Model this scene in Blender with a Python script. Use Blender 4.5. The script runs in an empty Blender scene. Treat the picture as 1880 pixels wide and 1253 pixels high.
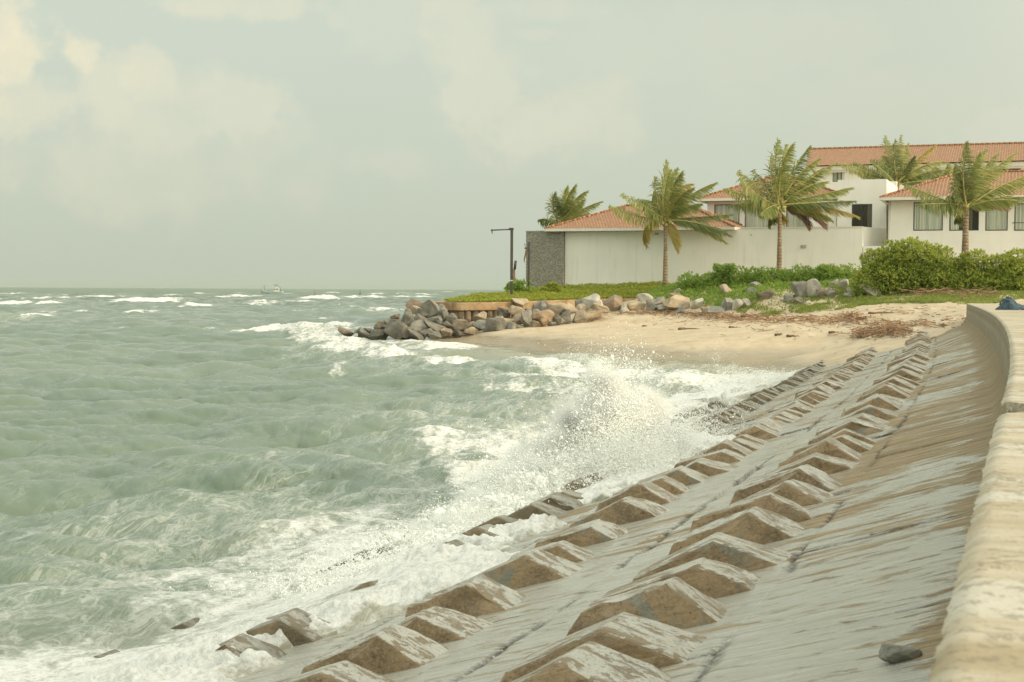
import bpy, bmesh, math, random
import numpy as np
from mathutils import Vector, Matrix

# ------------------------------------------------------------------ camera, sky, sun
scn = bpy.context.scene
RNG = np.random.default_rng(7)
random.seed(7)
F = 2600.0                      # focal length in photograph pixels
CZ = 3.25                       # eye height above still water
PITCH = math.atan((626.5 - 532.2) / F)
ROLL = 0.0055
fw = Vector((0, math.cos(PITCH), -math.sin(PITCH)))
r0 = Vector((1, 0, 0)); u0 = Vector((0, math.sin(PITCH), math.cos(PITCH)))
rt = r0 * math.cos(ROLL) + u0 * math.sin(ROLL)
up = u0 * math.cos(ROLL) - r0 * math.sin(ROLL)
EYE = Vector((0, 0, CZ))
cam = bpy.data.cameras.new("camera"); camo = bpy.data.objects.new("camera", cam)
scn.collection.objects.link(camo)
camo.matrix_world = Matrix(((rt.x, up.x, -fw.x, 0), (rt.y, up.y, -fw.y, 0), (rt.z, up.z, -fw.z, CZ), (0, 0, 0, 1)))
cam.sensor_width = 36; cam.lens = 36 * F / 1880
cam.clip_start = 0.05; cam.clip_end = 20000
cam.dof.use_dof = True; cam.dof.focus_distance = 24.0; cam.dof.aperture_fstop = 11.0
scn.camera = camo

SUN_EL, SUN_AZ = math.radians(17), math.radians(-23)     # azimuth measured from +X towards +Y
sdir = Vector((math.cos(SUN_AZ) * math.cos(SUN_EL), math.sin(SUN_AZ) * math.cos(SUN_EL), math.sin(SUN_EL)))
sun = bpy.data.lights.new("sun", 'SUN'); sun.energy = 2.0; sun.angle = math.radians(2.5); sun.color = (1.0, 0.80, 0.54)
suno = bpy.data.objects.new("sun", sun); scn.collection.objects.link(suno)
suno.rotation_euler = sdir.to_track_quat('Z', 'Y').to_euler()
scn.view_settings.view_transform = 'Standard'; scn.view_settings.look = 'None'
scn.view_settings.gamma = 1; scn.view_settings.exposure = 0.15
scn.render.film_transparent = False
scn.cycles.max_bounces = 12; scn.cycles.diffuse_bounces = 10; scn.cycles.transmission_bounces = 10; scn.cycles.transparent_max_bounces = 8

def ray(px, py):
    return (fw + rt * ((px - 940) / F) + up * ((626.5 - py) / F))
def at(px, py, Y):              # point seen at that pixel of the photograph, Y metres out
    d = ray(px, py); return EYE + d * (Y / d.y)
def onz(px, py, z=0.0):         # point seen at that pixel on the level z
    d = ray(px, py); return EYE + d * ((z - CZ) / d.z)

class NT:
    """small helper round a node tree"""
    def __init__(s, tree): s.t = tree; s.n = tree.nodes; s.l = tree.links
    def new(s, ty, **kw):
        n = s.n.new(ty)
        for k, v in kw.items(): setattr(n, k, v)
        return n
    def put(s, sock, v):
        if v is None: return
        if isinstance(v, bpy.types.NodeSocket): s.l.new(v, sock)
        else: sock.default_value = v
    def math(s, op, a, b=None, c=None, clamp=False):
        n = s.new('ShaderNodeMath', operation=op, use_clamp=clamp)
        for i, v in enumerate((a, b, c)): s.put(n.inputs[i], v) if v is not None else None
        return n.outputs[0]
    def vmath(s, op, a, b=None):
        n = s.new('ShaderNodeVectorMath', operation=op)
        s.put(n.inputs[0], a)
        if b is not None: s.put(n.inputs[1], b)
        return n.outputs['Value'] if op in ('LENGTH', 'DOT_PRODUCT') else n.outputs[0]
    def mix(s, f, a, b, blend='MIX'):
        n = s.new('ShaderNodeMix', data_type='RGBA', blend_type=blend)
        s.put(n.inputs[0], f)
        for i, v in ((6, a), (7, b)):
            s.put(n.inputs[i], (tuple(v) + (1,)) if isinstance(v, (tuple, list)) and len(v) == 3 else v)
        return n.outputs[2]
    def noise(s, vec, scale, detail=4, rough=0.55, dist=0.0, out=0):
        n = s.new('ShaderNodeTexNoise'); s.put(n.inputs['Vector'], vec)
        n.inputs['Scale'].default_value = scale; n.inputs['Detail'].default_value = detail
        n.inputs['Roughness'].default_value = rough; n.inputs['Distortion'].default_value = dist
        return n.outputs[out]
    def voro(s, vec, scale, feature='F1', out='Distance', rand=1.0):
        n = s.new('ShaderNodeTexVoronoi', feature=feature); s.put(n.inputs['Vector'], vec)
        n.inputs['Scale'].default_value = scale; n.inputs['Randomness'].default_value = rand
        return n.outputs[out]
    def ramp(s, f, a, b, lo=0.0, hi=1.0):
        n = s.new('ShaderNodeMapRange', interpolation_type='SMOOTHSTEP')
        s.put(n.inputs[0], f); s.put(n.inputs[1], a); s.put(n.inputs[2], b); s.put(n.inputs[3], lo); s.put(n.inputs[4], hi)
        return n.outputs[0]
    def mapping(s, vec, scale=(1, 1, 1), rot=(0, 0, 0), loc=(0, 0, 0)):
        n = s.new('ShaderNodeMapping'); s.put(n.inputs[0], vec)
        n.inputs[1].default_value = loc; n.inputs[2].default_value = rot; n.inputs[3].default_value = scale
        return n.outputs[0]
    def bump(s, h, strength=0.3, dist=0.02, normal=None):
        n = s.new('ShaderNodeBump'); s.put(n.inputs['Height'], h)
        n.inputs['Strength'].default_value = strength; n.inputs['Distance'].default_value = dist
        if normal is not None: s.put(n.inputs['Normal'], normal)
        return n.outputs[0]

def make_world():
    w = bpy.data.worlds.new("World"); scn.world = w; w.use_nodes = True
    N = NT(w.node_tree); N.n.clear()
    sky = N.new('ShaderNodeTexSky', sky_type='NISHITA'); sky.sun_disc = False
    sky.sun_elevation = SUN_EL; sky.sun_rotation = math.pi / 2 - SUN_AZ
    sky.air_density = 1.0; sky.dust_density = 3.0; sky.ozone_density = 1.0
    tc = N.new('ShaderNodeTexCoord'); D = N.vmath('NORMALIZE', tc.outputs['Generated'])
    sp = N.new('ShaderNodeSeparateXYZ'); N.put(sp.inputs[0], D)
    x, y, z = sp.outputs
    az = N.math('MULTIPLY', N.math('ARCTAN2', x, y), 57.2958)
    el = N.math('MULTIPLY', N.math('ARCSINE', z), 57.2958)
    # thin even haze, paler at the horizon's left, brighter overhead and towards the sun
    base = N.mix(N.ramp(el, 0.0, 11.0), (0.515, 0.562, 0.460), (0.585, 0.640, 0.538))
    base = N.mix(N.ramp(az, -12.0, 22.0), base, N.mix(0.5, base, (0.60, 0.615, 0.49)))
    base = N.mix(N.ramp(el, 11.0, 70.0), base, (1.36, 1.43, 1.28))
    dots = N.vmath('DOT_PRODUCT', D, tuple(sdir))
    base = N.mix(N.ramp(dots, -0.10, 0.85), base, (2.1, 2.00, 1.66))
    # clouds: soft heaps with ragged tops
    n1 = N.noise(D, 26, 6, 0.62); n2 = N.noise(N.mapping(D, loc=(3, 1, 2)), 9, 4, 0.55)
    wob = N.math('MULTIPLY', N.math('SUBTRACT', n1, 0.5), 2.6)
    wob = N.math('ADD', wob, N.math('MULTIPLY', N.math('SUBTRACT', n2, 0.5), 1.8))
    cb = N.new('ShaderNodeCombineXYZ'); N.put(cb.inputs[0], az); N.put(cb.inputs[1], el)
    def blob(px, py, rx, ry):
        d = ray(px, py).normalized(); a0 = math.degrees(math.atan2(d.x, d.y)); e0 = math.degrees(math.asin(d.z))
        v = N.vmath('MULTIPLY', N.vmath('SUBTRACT', cb.outputs[0], (a0, e0, 0)), (45.4 / rx, 45.4 / ry, 0))
        l = N.math('ADD', N.vmath('LENGTH', v), wob)
        return l
    total = None
    for px, py, rx, ry, amt, soft in [
        (10, 95, 110, 110, 1.0, .55), (60, 190, 130, 90, .6, .9), (142, 100, 52, 50, .95, .45), (185, 170, 70, 90, .55, .8),
        (272, 140, 70, 55, .7, .6), (330, 210, 140, 90, .45, .9), (440, 190, 110, 85, .55, .7), (480, 250, 90, 60, .35, .9),
        (250, 300, 330, 90, .3, 1.0), (400, 4, 190, 28, .65, .8), (700, 45, 90, 60, .35, .9), (618, 40, 25, 22, .5, .7),
        (845, 75, 75, 70, .62, .7), (905, 165, 95, 90, .58, .8), (985, 235, 130, 70, .6, .8), (1090, 215, 110, 70, .45, .9),
        (1000, 20, 120, 26, .4, .9), (985, 62, 60, 16, .4, .9), (1300, 90, 320, 70, .22, 1.0), (700, 300, 75, 32, .28, .9), (1560, 190, 330, 70, .16, 1.0),
        (1850, 235, 90, 40, .3, 1.0)]:
        m = N.math('MULTIPLY', N.ramp(blob(px, py, rx, ry), 0.45 + .2 * (1 - soft), 1.05 + .3 * soft, 1.0, 0.0), amt)
        total = m if total is None else N.math('MAXIMUM', total, m)
    inner = N.ramp(N.noise(N.mapping(D, loc=(9, 4, 1)), 34, 5, 0.6), 0.3, 0.7, 0.62, 1.0)
    total = N.math('MULTIPLY', N.math('MULTIPLY', total, inner), .78)
    warm = N.mix(N.ramp(az, -21, -6), (0.90, 0.80, 0.565), (0.76, 0.73, 0.56))
    base = N.mix(total, base, warm)
    # general far cloud cover for the parts of the sky outside the photograph's view
    cov = N.ramp(N.noise(D, 3.0, 5, 0.6), 0.45, 0.7)
    cov = N.math('MULTIPLY', cov, N.ramp(el, 14, 24))
    base = N.mix(N.math('MULTIPLY', cov, 0.5), base, (1.0, 0.97, 0.85))
    STR = 0.1
    hz = N.vmath('MULTIPLY', base, (1 / STR,) * 3)
    col = N.mix(0.93, sky.outputs[0], hz)
    bg = N.new('ShaderNodeBackground'); bg.inputs['Strength'].default_value = STR
    N.put(bg.inputs['Color'], col)
    o = N.new('ShaderNodeOutputWorld'); N.l.new(bg.outputs[0], o.inputs[0])
make_world()

# ------------------------------------------------------------------ helpers
def link(o): scn.collection.objects.link(o); return o
def tag(o, label=None, cat=None, group=None, kind=None):
    if label: o['label'] = label
    if cat: o['category'] = cat
    if group: o['group'] = group
    if kind: o['kind'] = kind
    return o
def empty(name, loc, label, cat, group=None, rz=0.0):
    o = bpy.data.objects.new(name, None); o.location = loc; o.rotation_euler = (0, 0, rz); o.empty_display_size = 0.3
    return tag(link(o), label, cat, group)
def mesh_np(name, V, faces_flat, nper, smooth=False):
    """V (n,3); faces_flat 1-d vertex indices, nper corners per face (all alike)"""
    me = bpy.data.meshes.new(name); V = np.asarray(V, np.float32); faces_flat = np.asarray(faces_flat, np.int32).ravel()
    nf = len(faces_flat) // nper
    me.vertices.add(len(V)); me.vertices.foreach_set('co', V.ravel())
    me.loops.add(len(faces_flat)); me.loops.foreach_set('vertex_index', faces_flat)
    me.polygons.add(nf); me.polygons.foreach_set('loop_start', np.arange(0, nf * nper, nper, dtype=np.int32))
    me.polygons.foreach_set('use_smooth', np.full(nf, smooth, bool))
    me.update(calc_edges=True); return me
class MB:
    def __init__(s): s.v = []; s.f = []
    def add(s, vs, fs):
        b = len(s.v); s.v += [tuple(v) for v in vs]; s.f += [tuple(i + b for i in f) for f in fs]
    def box(s, x0, x1, y0, y1, z0, z1):
        s.add([(x0, y0, z0), (x1, y0, z0), (x1, y1, z0), (x0, y1, z0), (x0, y0, z1), (x1, y0, z1), (x1, y1, z1), (x0, y1, z1)],
              [(0, 3, 2, 1), (4, 5, 6, 7), (0, 1, 5, 4), (1, 2, 6, 5), (2, 3, 7, 6), (3, 0, 4, 7)])
    def tube(s, pts, rad, n=8, caps=True):
        pts = [Vector(p) for p in pts]; rad = rad if isinstance(rad, (list, tuple)) else [rad] * len(pts); rings = []
        for i, p in enumerate(pts):
            t = (pts[min(i + 1, len(pts) - 1)] - pts[max(i - 1, 0)]).normalized()
            a = t.cross(Vector((0, 0, 1)) if abs(t.z) < .9 else Vector((1, 0, 0))).normalized(); b = t.cross(a)
            rings.append([p + (a * math.cos(k * 2 * math.pi / n) + b * math.sin(k * 2 * math.pi / n)) * rad[i] for k in range(n)])
        vs = [v for r in rings for v in r]; fs = []
        for i in range(len(pts) - 1):
            for k in range(n): fs.append((i * n + k, i * n + (k + 1) % n, (i + 1) * n + (k + 1) % n, (i + 1) * n + k))
        if caps: fs += [tuple(range(n))[::-1], tuple((len(pts) - 1) * n + k for k in range(n))]
        s.add(vs, fs)
    def build(s, name, mat, parent=None, smooth=False, bevel=0.0):
        me = bpy.data.meshes.new(name); me.from_pydata(s.v, [], s.f); me.update()
        bm = bmesh.new(); bm.from_mesh(me); bmesh.ops.recalc_face_normals(bm, faces=bm.faces)
        if bevel: bmesh.ops.bevel(bm, geom=bm.edges[:], offset=bevel, segments=2, affect='EDGES', profile=0.5)
        bm.to_mesh(me); bm.free()
        if smooth: me.polygons.foreach_set('use_smooth', [True] * len(me.polygons))
        o = bpy.data.objects.new(name, me); me.materials.append(mat); link(o)
        if parent is not None: o.parent = parent
        return o
def obj(name, me, mat, parent=None):
    o = bpy.data.objects.new(name, me); link(o)
    if mat is not None: me.materials.append(mat)
    if parent is not None: o.parent = parent
    return o

def material(name, fn):
    m = bpy.data.materials.new(name); m.use_nodes = True; N = NT(m.node_tree); N.n.clear()
    out = N.new('ShaderNodeOutputMaterial'); b = N.new('ShaderNodeBsdfPrincipled')
    N.l.new(b.outputs[0], out.inputs[0])
    tc = N.new('ShaderNodeTexCoord')
    r = fn(N, b, tc, out)
    return m
def setp(N, b, color=None, rough=None, normal=None, **kw):
    if color is not None: N.put(b.inputs['Base Color'], (tuple(color) + (1,)) if isinstance(color, tuple) and len(color) == 3 else color)
    if rough is not None: N.put(b.inputs['Roughness'], rough)
    if normal is not None: N.put(b.inputs['Normal'], normal)
    for k, v in kw.items(): N.put(b.inputs[k.replace('_', ' ')], v)
def plain(name, color, rough=0.6, var=0.25, scale=6.0, metallic=0.0):
    def fn(N, b, tc, out):
        n = N.noise(tc.outputs['Object'], scale, 5)
        c = N.mix(N.ramp(n, .3, .7), tuple(c * (1 - var) for c in color), tuple(min(1, c * (1 + var)) for c in color))
        setp(N, b, c, rough, N.bump(n, .15, .01), Metallic=metallic)
    return material(name, fn)

# ------------------------------------------------------------------ the seawall's line in plan
_pts = np.array([(-2.3, -6), (-.85, -2), (.48, 1.63), (2.08, 6.0), (4.0, 11.4), (6.6, 18.8), (8.9, 25.8), (11.15, 33.4), (13.75, 42), (17.95, 55.6), (21.2, 66.5)])
_c = np.polyfit(_pts[:, 1], _pts[:, 0], 4); _d = np.polyder(_c)
def wslope(y): return np.polyval(_d, np.clip(y, -6, 67))
def wx(y): c = np.clip(y, -6, 67); return np.polyval(_c, c) + np.polyval(_d, c) * (y - c)
def uv2xy(u, v):                # u along the wall (its y), v seaward from the wall's edge
    s = wslope(u); n = np.sqrt(1 + s * s); return wx(u) - v / n, u + v * s / n
def xy2uv(x, y):
    u = np.array(y, float)
    for _ in range(4):
        s = wslope(u); n2 = 1 + s * s
        u = u + ((x - wx(u)) * s + (y - u)) / n2
    s = wslope(u); n = np.sqrt(1 + s * s)
    return u, (-(x - wx(u)) + (y - u) * s) / n
WALL_TOP = 2.80
def slab_z(v, u=30.0):
    z = 2.016 - 0.3 * v; w = .10 + .20 * np.clip((u - 8) / 20, 0, 1)
    return z + 0.20 * np.clip(1 - v / w, 0, 1) ** 2.2
ROWS = [1.73, 3.62, 5.56, 7.52]

# ------------------------------------------------------------------ value noise for the shapes
def _hash(ix, iy, iz, seed):
    h = (ix * 374761393 + iy * 668265263 + iz * 2147483647 + seed * 1274126177) & 0xffffffff
    h = ((h ^ (h >> 13)) * 1274126177) & 0xffffffff
    return ((h ^ (h >> 16)) & 0xffff) / 65535.0
def vnoise(x, y, z=None, seed=0):
    x = np.asarray(x, float); y = np.asarray(y, float); z = np.zeros_like(x) if z is None else np.asarray(z, float)
    ix, iy, iz = np.floor(x).astype(np.int64), np.floor(y).astype(np.int64), np.floor(z).astype(np.int64)
    fx, fy, fz = x - ix, y - iy, z - iz
    fx = fx * fx * (3 - 2 * fx); fy = fy * fy * (3 - 2 * fy); fz = fz * fz * (3 - 2 * fz)
    r = 0
    for a in (0, 1):
        for b in (0, 1):
            for c in (0, 1):
                w = (fx if a else 1 - fx) * (fy if b else 1 - fy) * (fz if c else 1 - fz)
                r = r + w * _hash(ix + a, iy + b, iz + c, seed)
    return r
def fbm(x, y, z=None, seed=0, octv=4, gain=.5):
    r = 0; a = 1; t = 0
    for o in range(octv):
        k = 2.03 ** o
        r = r + a * vnoise(x * k + 17 * o, y * k - 9 * o, None if z is None else z * k, seed + o); t += a; a *= gain
    return r / t
def sstep(a, b, x): t = np.clip((x - a) / (b - a), 0, 1); return t * t * (3 - 2 * t)

# ------------------------------------------------------------------ terrain: beach and bank
def _tps_setup():
    P = []
    def k(px, py, Y): p = at(px, py, Y); P.append((p.x, p.y, p.z))
    def xyz(x, y, z): P.append((x, y, z))
    for q in [(1430, 660, 67), (1300, 662, 65.5), (1150, 656, 68.5), (1000, 640, 77), (850, 622, 92), (720, 622, 93),
              (1000, 600, 93), (1100, 577, 96), (1240, 577, 95), (1400, 583, 88), (1500, 573, 85), (1620, 562, 80), (1770, 566, 66),
              (1330, 545, 96), (1480, 532, 95), (1600, 543, 90), (1720, 546, 85), (1860, 552, 80),
              (1640, 601, 60), (1700, 586, 62), (1590, 622, 62.5), (1500, 646, 63), (1560, 600, 72), (1300, 610, 78), (1150, 610, 85),
              (1300, 640, 69), (1420, 625, 70), (1250, 525, 103), (1430, 520, 102), (1600, 510, 100), (1800, 515, 95), (960, 600, 93), (900, 606, 92)]: k(*q)
    for u in (8, 30, 44, 52):
        for v in (1.7, 5, 9):
            x, y = uv2xy(u, v); xyz(x, y, slab_z(v) - (.45 if u < 50 else .12))
    for u, v, d in ((57, 1.0, .10), (57.5, 1.73, .02), (61, 3.6, .02), (64, 5.5, .03), (66, 1.0, .45)):
        x, y = uv2xy(u, v); xyz(x, y, slab_z(v) + d)
    for x, y, z in [(-10, 95, -.9), (-8, 80, -1.2), (3, 62, -.9), (8, 50, -1.0), (-3, 45, -2), (-20, 60, -2.2), (-40, 100, -2.5), (-15, 130, -2), (-30, 30, -2.5),
                    (0, 20, -2), (-10, 5, -2.2), (5, 110, 1.0), (20, 120, 3.4), (40, 110, 3.6), (45, 85, 3.4), (35, 60, 2.6), (60, 100, 3.6), (30, 30, 2.6), (25, 10, 2.6), (60, 130, 3.6), (10, 130, 2)]:
        xyz(x, y, z)
    P = np.array(P); n = len(P)
    def phi(r2): return 0.5 * r2 * np.log(r2 + 1e-9)
    A = phi(((P[:, None, :2] - P[None, :, :2]) ** 2).sum(-1)) + np.eye(n) * 4.0
    Q = np.c_[np.ones(n), P[:, :2]]
    M = np.block([[A, Q], [Q.T, np.zeros((3, 3))]])
    w = np.linalg.solve(M, np.r_[P[:, 2], 0, 0, 0])
    def f(x, y):
        x = np.asarray(x, float); y = np.asarray(y, float); sh = x.shape; x = x.ravel(); y = y.ravel(); r = w[n] + w[n + 1] * x + w[n + 2] * y
        for i in range(n): r = r + w[i] * phi((x - P[i, 0]) ** 2 + (y - P[i, 1]) ** 2)
        return np.clip(r, -3.5, 4.2).reshape(sh)
    return f
tz = _tps_setup()
def ground_z(x, y): return tz(x, y)

# ------------------------------------------------------------------ materials
def m_sand(N, b, tc, out):
    P = tc.outputs['Object']; sp = N.new('ShaderNodeSeparateXYZ'); N.put(sp.inputs[0], P)
    n = N.noise(P, .6, 6, .6); f = N.noise(P, 14, 4, .6); m = N.noise(N.mapping(P, (1, .5, 1)), 2.2, 5, .6)
    wet = N.ramp(N.math('ADD', sp.outputs[2], N.math('MULTIPLY', N.math('SUBTRACT', n, .5), .35)), .22, .62, 1.0, 0.0)
    dry = N.mix(N.ramp(n, .3, .7), (.445, .36, .235), (.55, .455, .315))
    dry = N.mix(N.math('MULTIPLY', N.ramp(m, .52, .72), .45), dry, (.25, .17, .09))
    dry = N.mix(N.math('MULTIPLY', N.ramp(f, .55, .75), .3), dry, (.22, .16, .09))
    c = N.mix(N.math('MULTIPLY', wet, .8), dry, (.30, .245, .155))
    bm = N.bump(N.math('ADD', N.math('MULTIPLY', f, .3), m), N.math('MULTIPLY', N.math('SUBTRACT', 1.0, wet), .5) and .45, .08)
    setp(N, b, c, N.mix(wet, (.9,) * 3, (.22,) * 3), bm)
def m_slab(N, b, tc, out):
    uv = tc.outputs['UV']; P = tc.outputs['Object']
    sp = N.new('ShaderNodeSeparateXYZ'); N.put(sp.inputs[0], uv); U, V = sp.outputs[0], sp.outputs[1]
    st = N.noise(N.mapping(uv, (9, .7, 1)), 1.0, 8, .7, .3)
    st2 = N.noise(N.mapping(uv, (30, 2.2, 1), loc=(5, 2, 0)), 1.0, 7, .72, .2)
    big = N.noise(N.mapping(uv, (.42, .30, 1), loc=(1, 7, 0)), 1.0, 4, .6, .3)
    gr = N.noise(P, 45, 5, .7)
    c = N.mix(N.ramp(st, .34, .66), (.185, .135, .070), (.36, .285, .175))
    c = N.mix(N.math('MULTIPLY', N.ramp(st2, .50, .60), .55), c, (.085, .065, .036))
    c = N.mix(N.math('MULTIPLY', N.ramp(gr, .52, .62), .4), c, (.36, .29, .18))
    # water film, its pale sky sheen painted in: crisp-edged sheets broken by flakes
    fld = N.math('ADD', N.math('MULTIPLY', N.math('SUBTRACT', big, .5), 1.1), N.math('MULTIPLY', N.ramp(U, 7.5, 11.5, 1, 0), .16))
    fld = N.math('ADD', fld, N.math('MULTIPLY', N.ramp(V, 1.1, 2.4), .12)); fld = N.math('SUBTRACT', fld, N.math('MULTIPLY', N.ramp(V, .10, .45, 1, 0), .16))  # pale sheets cut back along the wall, painting in its shade and dirt
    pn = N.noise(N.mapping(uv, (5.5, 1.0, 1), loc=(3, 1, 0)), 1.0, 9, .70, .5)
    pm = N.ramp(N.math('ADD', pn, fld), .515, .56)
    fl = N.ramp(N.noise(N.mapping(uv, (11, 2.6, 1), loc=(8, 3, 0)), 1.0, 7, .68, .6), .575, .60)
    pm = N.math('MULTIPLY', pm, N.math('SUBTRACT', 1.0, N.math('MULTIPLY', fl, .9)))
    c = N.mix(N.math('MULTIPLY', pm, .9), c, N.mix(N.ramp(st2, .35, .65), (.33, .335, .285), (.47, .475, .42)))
    j = N.new('ShaderNodeAttribute', attribute_name='joint').outputs['Fac']
    j = N.math('MULTIPLY', j, N.ramp(N.noise(P, 24, 5, .75), .38, .50))
    c = N.mix(j, c, (.030, .026, .018))
    c = N.mix(N.math('MULTIPLY', N.ramp(V, 4.2, 7.5), .6), c, (.10, .095, .07))
    rg = N.mix(pm, (.72,) * 3, (.22,) * 3)
    h = N.math('ADD', N.math('ADD', N.math('MULTIPLY', st2, .7), N.math('MULTIPLY', gr, .5)), N.math('MULTIPLY', pm, .35))
    setp(N, b, c, rg, N.bump(h, .8, .014), Specular_IOR_Level=N.math('ADD', .22, N.math('MULTIPLY', pm, .4)))
def m_block(N, b, tc, out):
    P = tc.outputs['Object']; oi = N.new('ShaderNodeObjectInfo'); rnd = oi.outputs['Random']
    off = N.new('ShaderNodeCombineXYZ'); N.put(off.inputs[0], N.math('MULTIPLY', rnd, 37)); N.put(off.inputs[1], N.math('MULTIPLY', rnd, 91))
    Q = N.vmath('ADD', P, off.outputs[0])
    n = N.noise(Q, 3.5, 5, .65); g = N.noise(Q, 42, 6, .75); pat = N.noise(N.mapping(Q, loc=(4, 4, 4)), 2.6, 5, .6, .6)
    st = N.noise(N.mapping(Q, (3.0, 13, 9)), 1.0, 9, .72, .4); st = N.ramp(st, .455, .50, .2, .8)
    c = N.mix(N.ramp(n, .3, .7), (.16, .11, .052), (.37, .265, .145))
    c = N.mix(N.math('MULTIPLY', N.ramp(g, .5, .62), .5), c, (.40, .33, .22))
    c = N.mix(N.math('MULTIPLY', N.ramp(g, .32, .44, 1.0, 0.0), .75), c, (.045, .033, .018))
    grey = N.math('MULTIPLY', N.ramp(pat, N.math('ADD', .50, N.math('MULTIPLY', rnd, .10)), .68), .85)
    c = N.mix(grey, c, (.20, .22, .185))
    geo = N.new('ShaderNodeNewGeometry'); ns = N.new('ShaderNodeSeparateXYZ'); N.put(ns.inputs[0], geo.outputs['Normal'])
    topw = N.ramp(ns.outputs[2], .35, .75)       # pale sky reflection of the wet upward faces painted in
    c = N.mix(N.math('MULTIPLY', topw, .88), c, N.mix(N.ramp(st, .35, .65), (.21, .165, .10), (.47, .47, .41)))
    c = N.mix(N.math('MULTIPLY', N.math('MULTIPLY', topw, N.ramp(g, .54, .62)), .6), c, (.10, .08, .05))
    ps = N.new('ShaderNodeSeparateXYZ'); N.put(ps.inputs[0], geo.outputs['Position']); alg = N.ramp(N.math('ADD', ps.outputs[2], N.math('MULTIPLY', N.math('SUBTRACT', n, .5), .8)), .25, 1.05, .68, 0)
    c = N.mix(alg, c, (.075, .072, .042))      # dark weed film below the splash line
    rg = N.mix(N.ramp(st, .35, .65), (.55,) * 3, (.18,) * 3)
    h = N.math('ADD', g, N.math('MULTIPLY', st, .5))
    setp(N, b, c, rg, N.bump(h, .7, .012), Specular_IOR_Level=.6)
def m_walltop(N, b, tc, out):
    uv = tc.outputs['UV']; P = tc.outputs['Object']
    st = N.noise(N.mapping(uv, (6, .7, 1)), 1.0, 7, .65, .3); n = N.noise(N.mapping(uv, (2.6, .6, 1), loc=(3, 0, 0)), 1.0, 5, .6, .3); g = N.noise(P, 26, 7, .75)
    c = N.mix(N.ramp(st, .36, .62), (.34, .28, .175), (.46, .41, .305))
    c = N.mix(N.math('MULTIPLY', N.ramp(n, .50, .60), .75), c, (.52, .50, .42))
    area = N.noise(N.mapping(P, loc=(5, 5, 5)), 1.5, 4, .6)
    c = N.mix(N.math('MULTIPLY', N.ramp(N.math('ADD', g, N.math('MULTIPLY', N.math('SUBTRACT', area, .5), .5)), .53, .60), .55), c, (.16, .135, .085))
    pit = N.noise(P, 80, 4, .7); c = N.mix(N.math('MULTIPLY', N.ramp(pit, .57, .66), .5), c, (.17, .14, .08))
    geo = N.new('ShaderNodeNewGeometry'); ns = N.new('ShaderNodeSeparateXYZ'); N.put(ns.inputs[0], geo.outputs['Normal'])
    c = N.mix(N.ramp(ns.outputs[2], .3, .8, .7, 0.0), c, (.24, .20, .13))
    setp(N, b, c, .85, N.bump(N.math('ADD', g, N.math('MULTIPLY', st, .6)), .4, .012))
def m_rock(N, b, tc, out):
    P = tc.outputs['Object']; at_ = N.new('ShaderNodeObjectInfo'); col = at_.outputs['Color']
    n = N.noise(P, 2.2, 6, .65); g = N.noise(P, 16, 6, .7); s = N.noise(N.mapping(P, (1, 1, 5), rot=(.4, .3, 0)), 2.0, 5, .6)
    c = N.mix(N.ramp(n, .3, .7), N.mix(.4, col, (.03, .03, .025)), N.mix(.2, col, (.42, .38, .30)))
    c = N.mix(N.math('MULTIPLY', N.ramp(s, .52, .7), .38), c, (.36, .24, .13))
    c = N.mix(N.math('MULTIPLY', N.ramp(g, .55, .75), .4), c, (.42, .39, .31))
    c = N.mix(N.math('MULTIPLY', N.ramp(g, .27, .42, 1.0, 0.0), .6), c, (.04, .036, .03))
    wp = N.new('ShaderNodeSeparateXYZ'); N.put(wp.inputs[0], N.new('ShaderNodeNewGeometry').outputs['Position']); tide = N.ramp(N.math('ADD', wp.outputs[2], N.math('MULTIPLY', n, .5)), .55, 1.05, .62, 0.0)
    c = N.mix(tide, c, (.055, .056, .042))     # weed-dark tide band
    setp(N, b, c, .8, N.bump(N.math('ADD', n, N.math('MULTIPLY', g, .4)), .7, .12))
def m_plaster(N, b, tc, out):
    P = tc.outputs['Object']
    sp = N.new('ShaderNodeSeparateXYZ'); N.put(sp.inputs[0], P)
    st = N.noise(N.mapping(P, (3.2, 3.2, .22)), 1.0, 5, .6); n = N.noise(P, .5, 4)
    c = N.mix(N.ramp(n, .3, .7), (.76, .76, .69), (.81, .805, .735))
    c = N.mix(N.math('MULTIPLY', N.ramp(st, .52, .72), .22), c, (.45, .43, .35))
    gv = N.math('PINGPONG', N.math('MULTIPLY', sp.outputs[0], 1.0), .3)
    line = N.ramp(gv, 0.0, .02, 1.0, 0.0)
    setp(N, b, c, .85, N.bump(N.math('SUBTRACT', N.math('MULTIPLY', st, .2), line), .25, .02))
def m_smooth(N, b, tc, out):
    P = tc.outputs['Object']
    st = N.noise(N.mapping(P, (2.5, 2.5, .3)), 1.0, 5, .6); n = N.noise(P, .6, 4)
    c = N.mix(N.ramp(n, .3, .7), (.76, .75, .68), (.81, .80, .73))
    c = N.mix(N.math('MULTIPLY', N.ramp(st, .54, .74), .15), c, (.45, .42, .34))
    setp(N, b, c, .85, N.bump(st, .1, .01))
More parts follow.
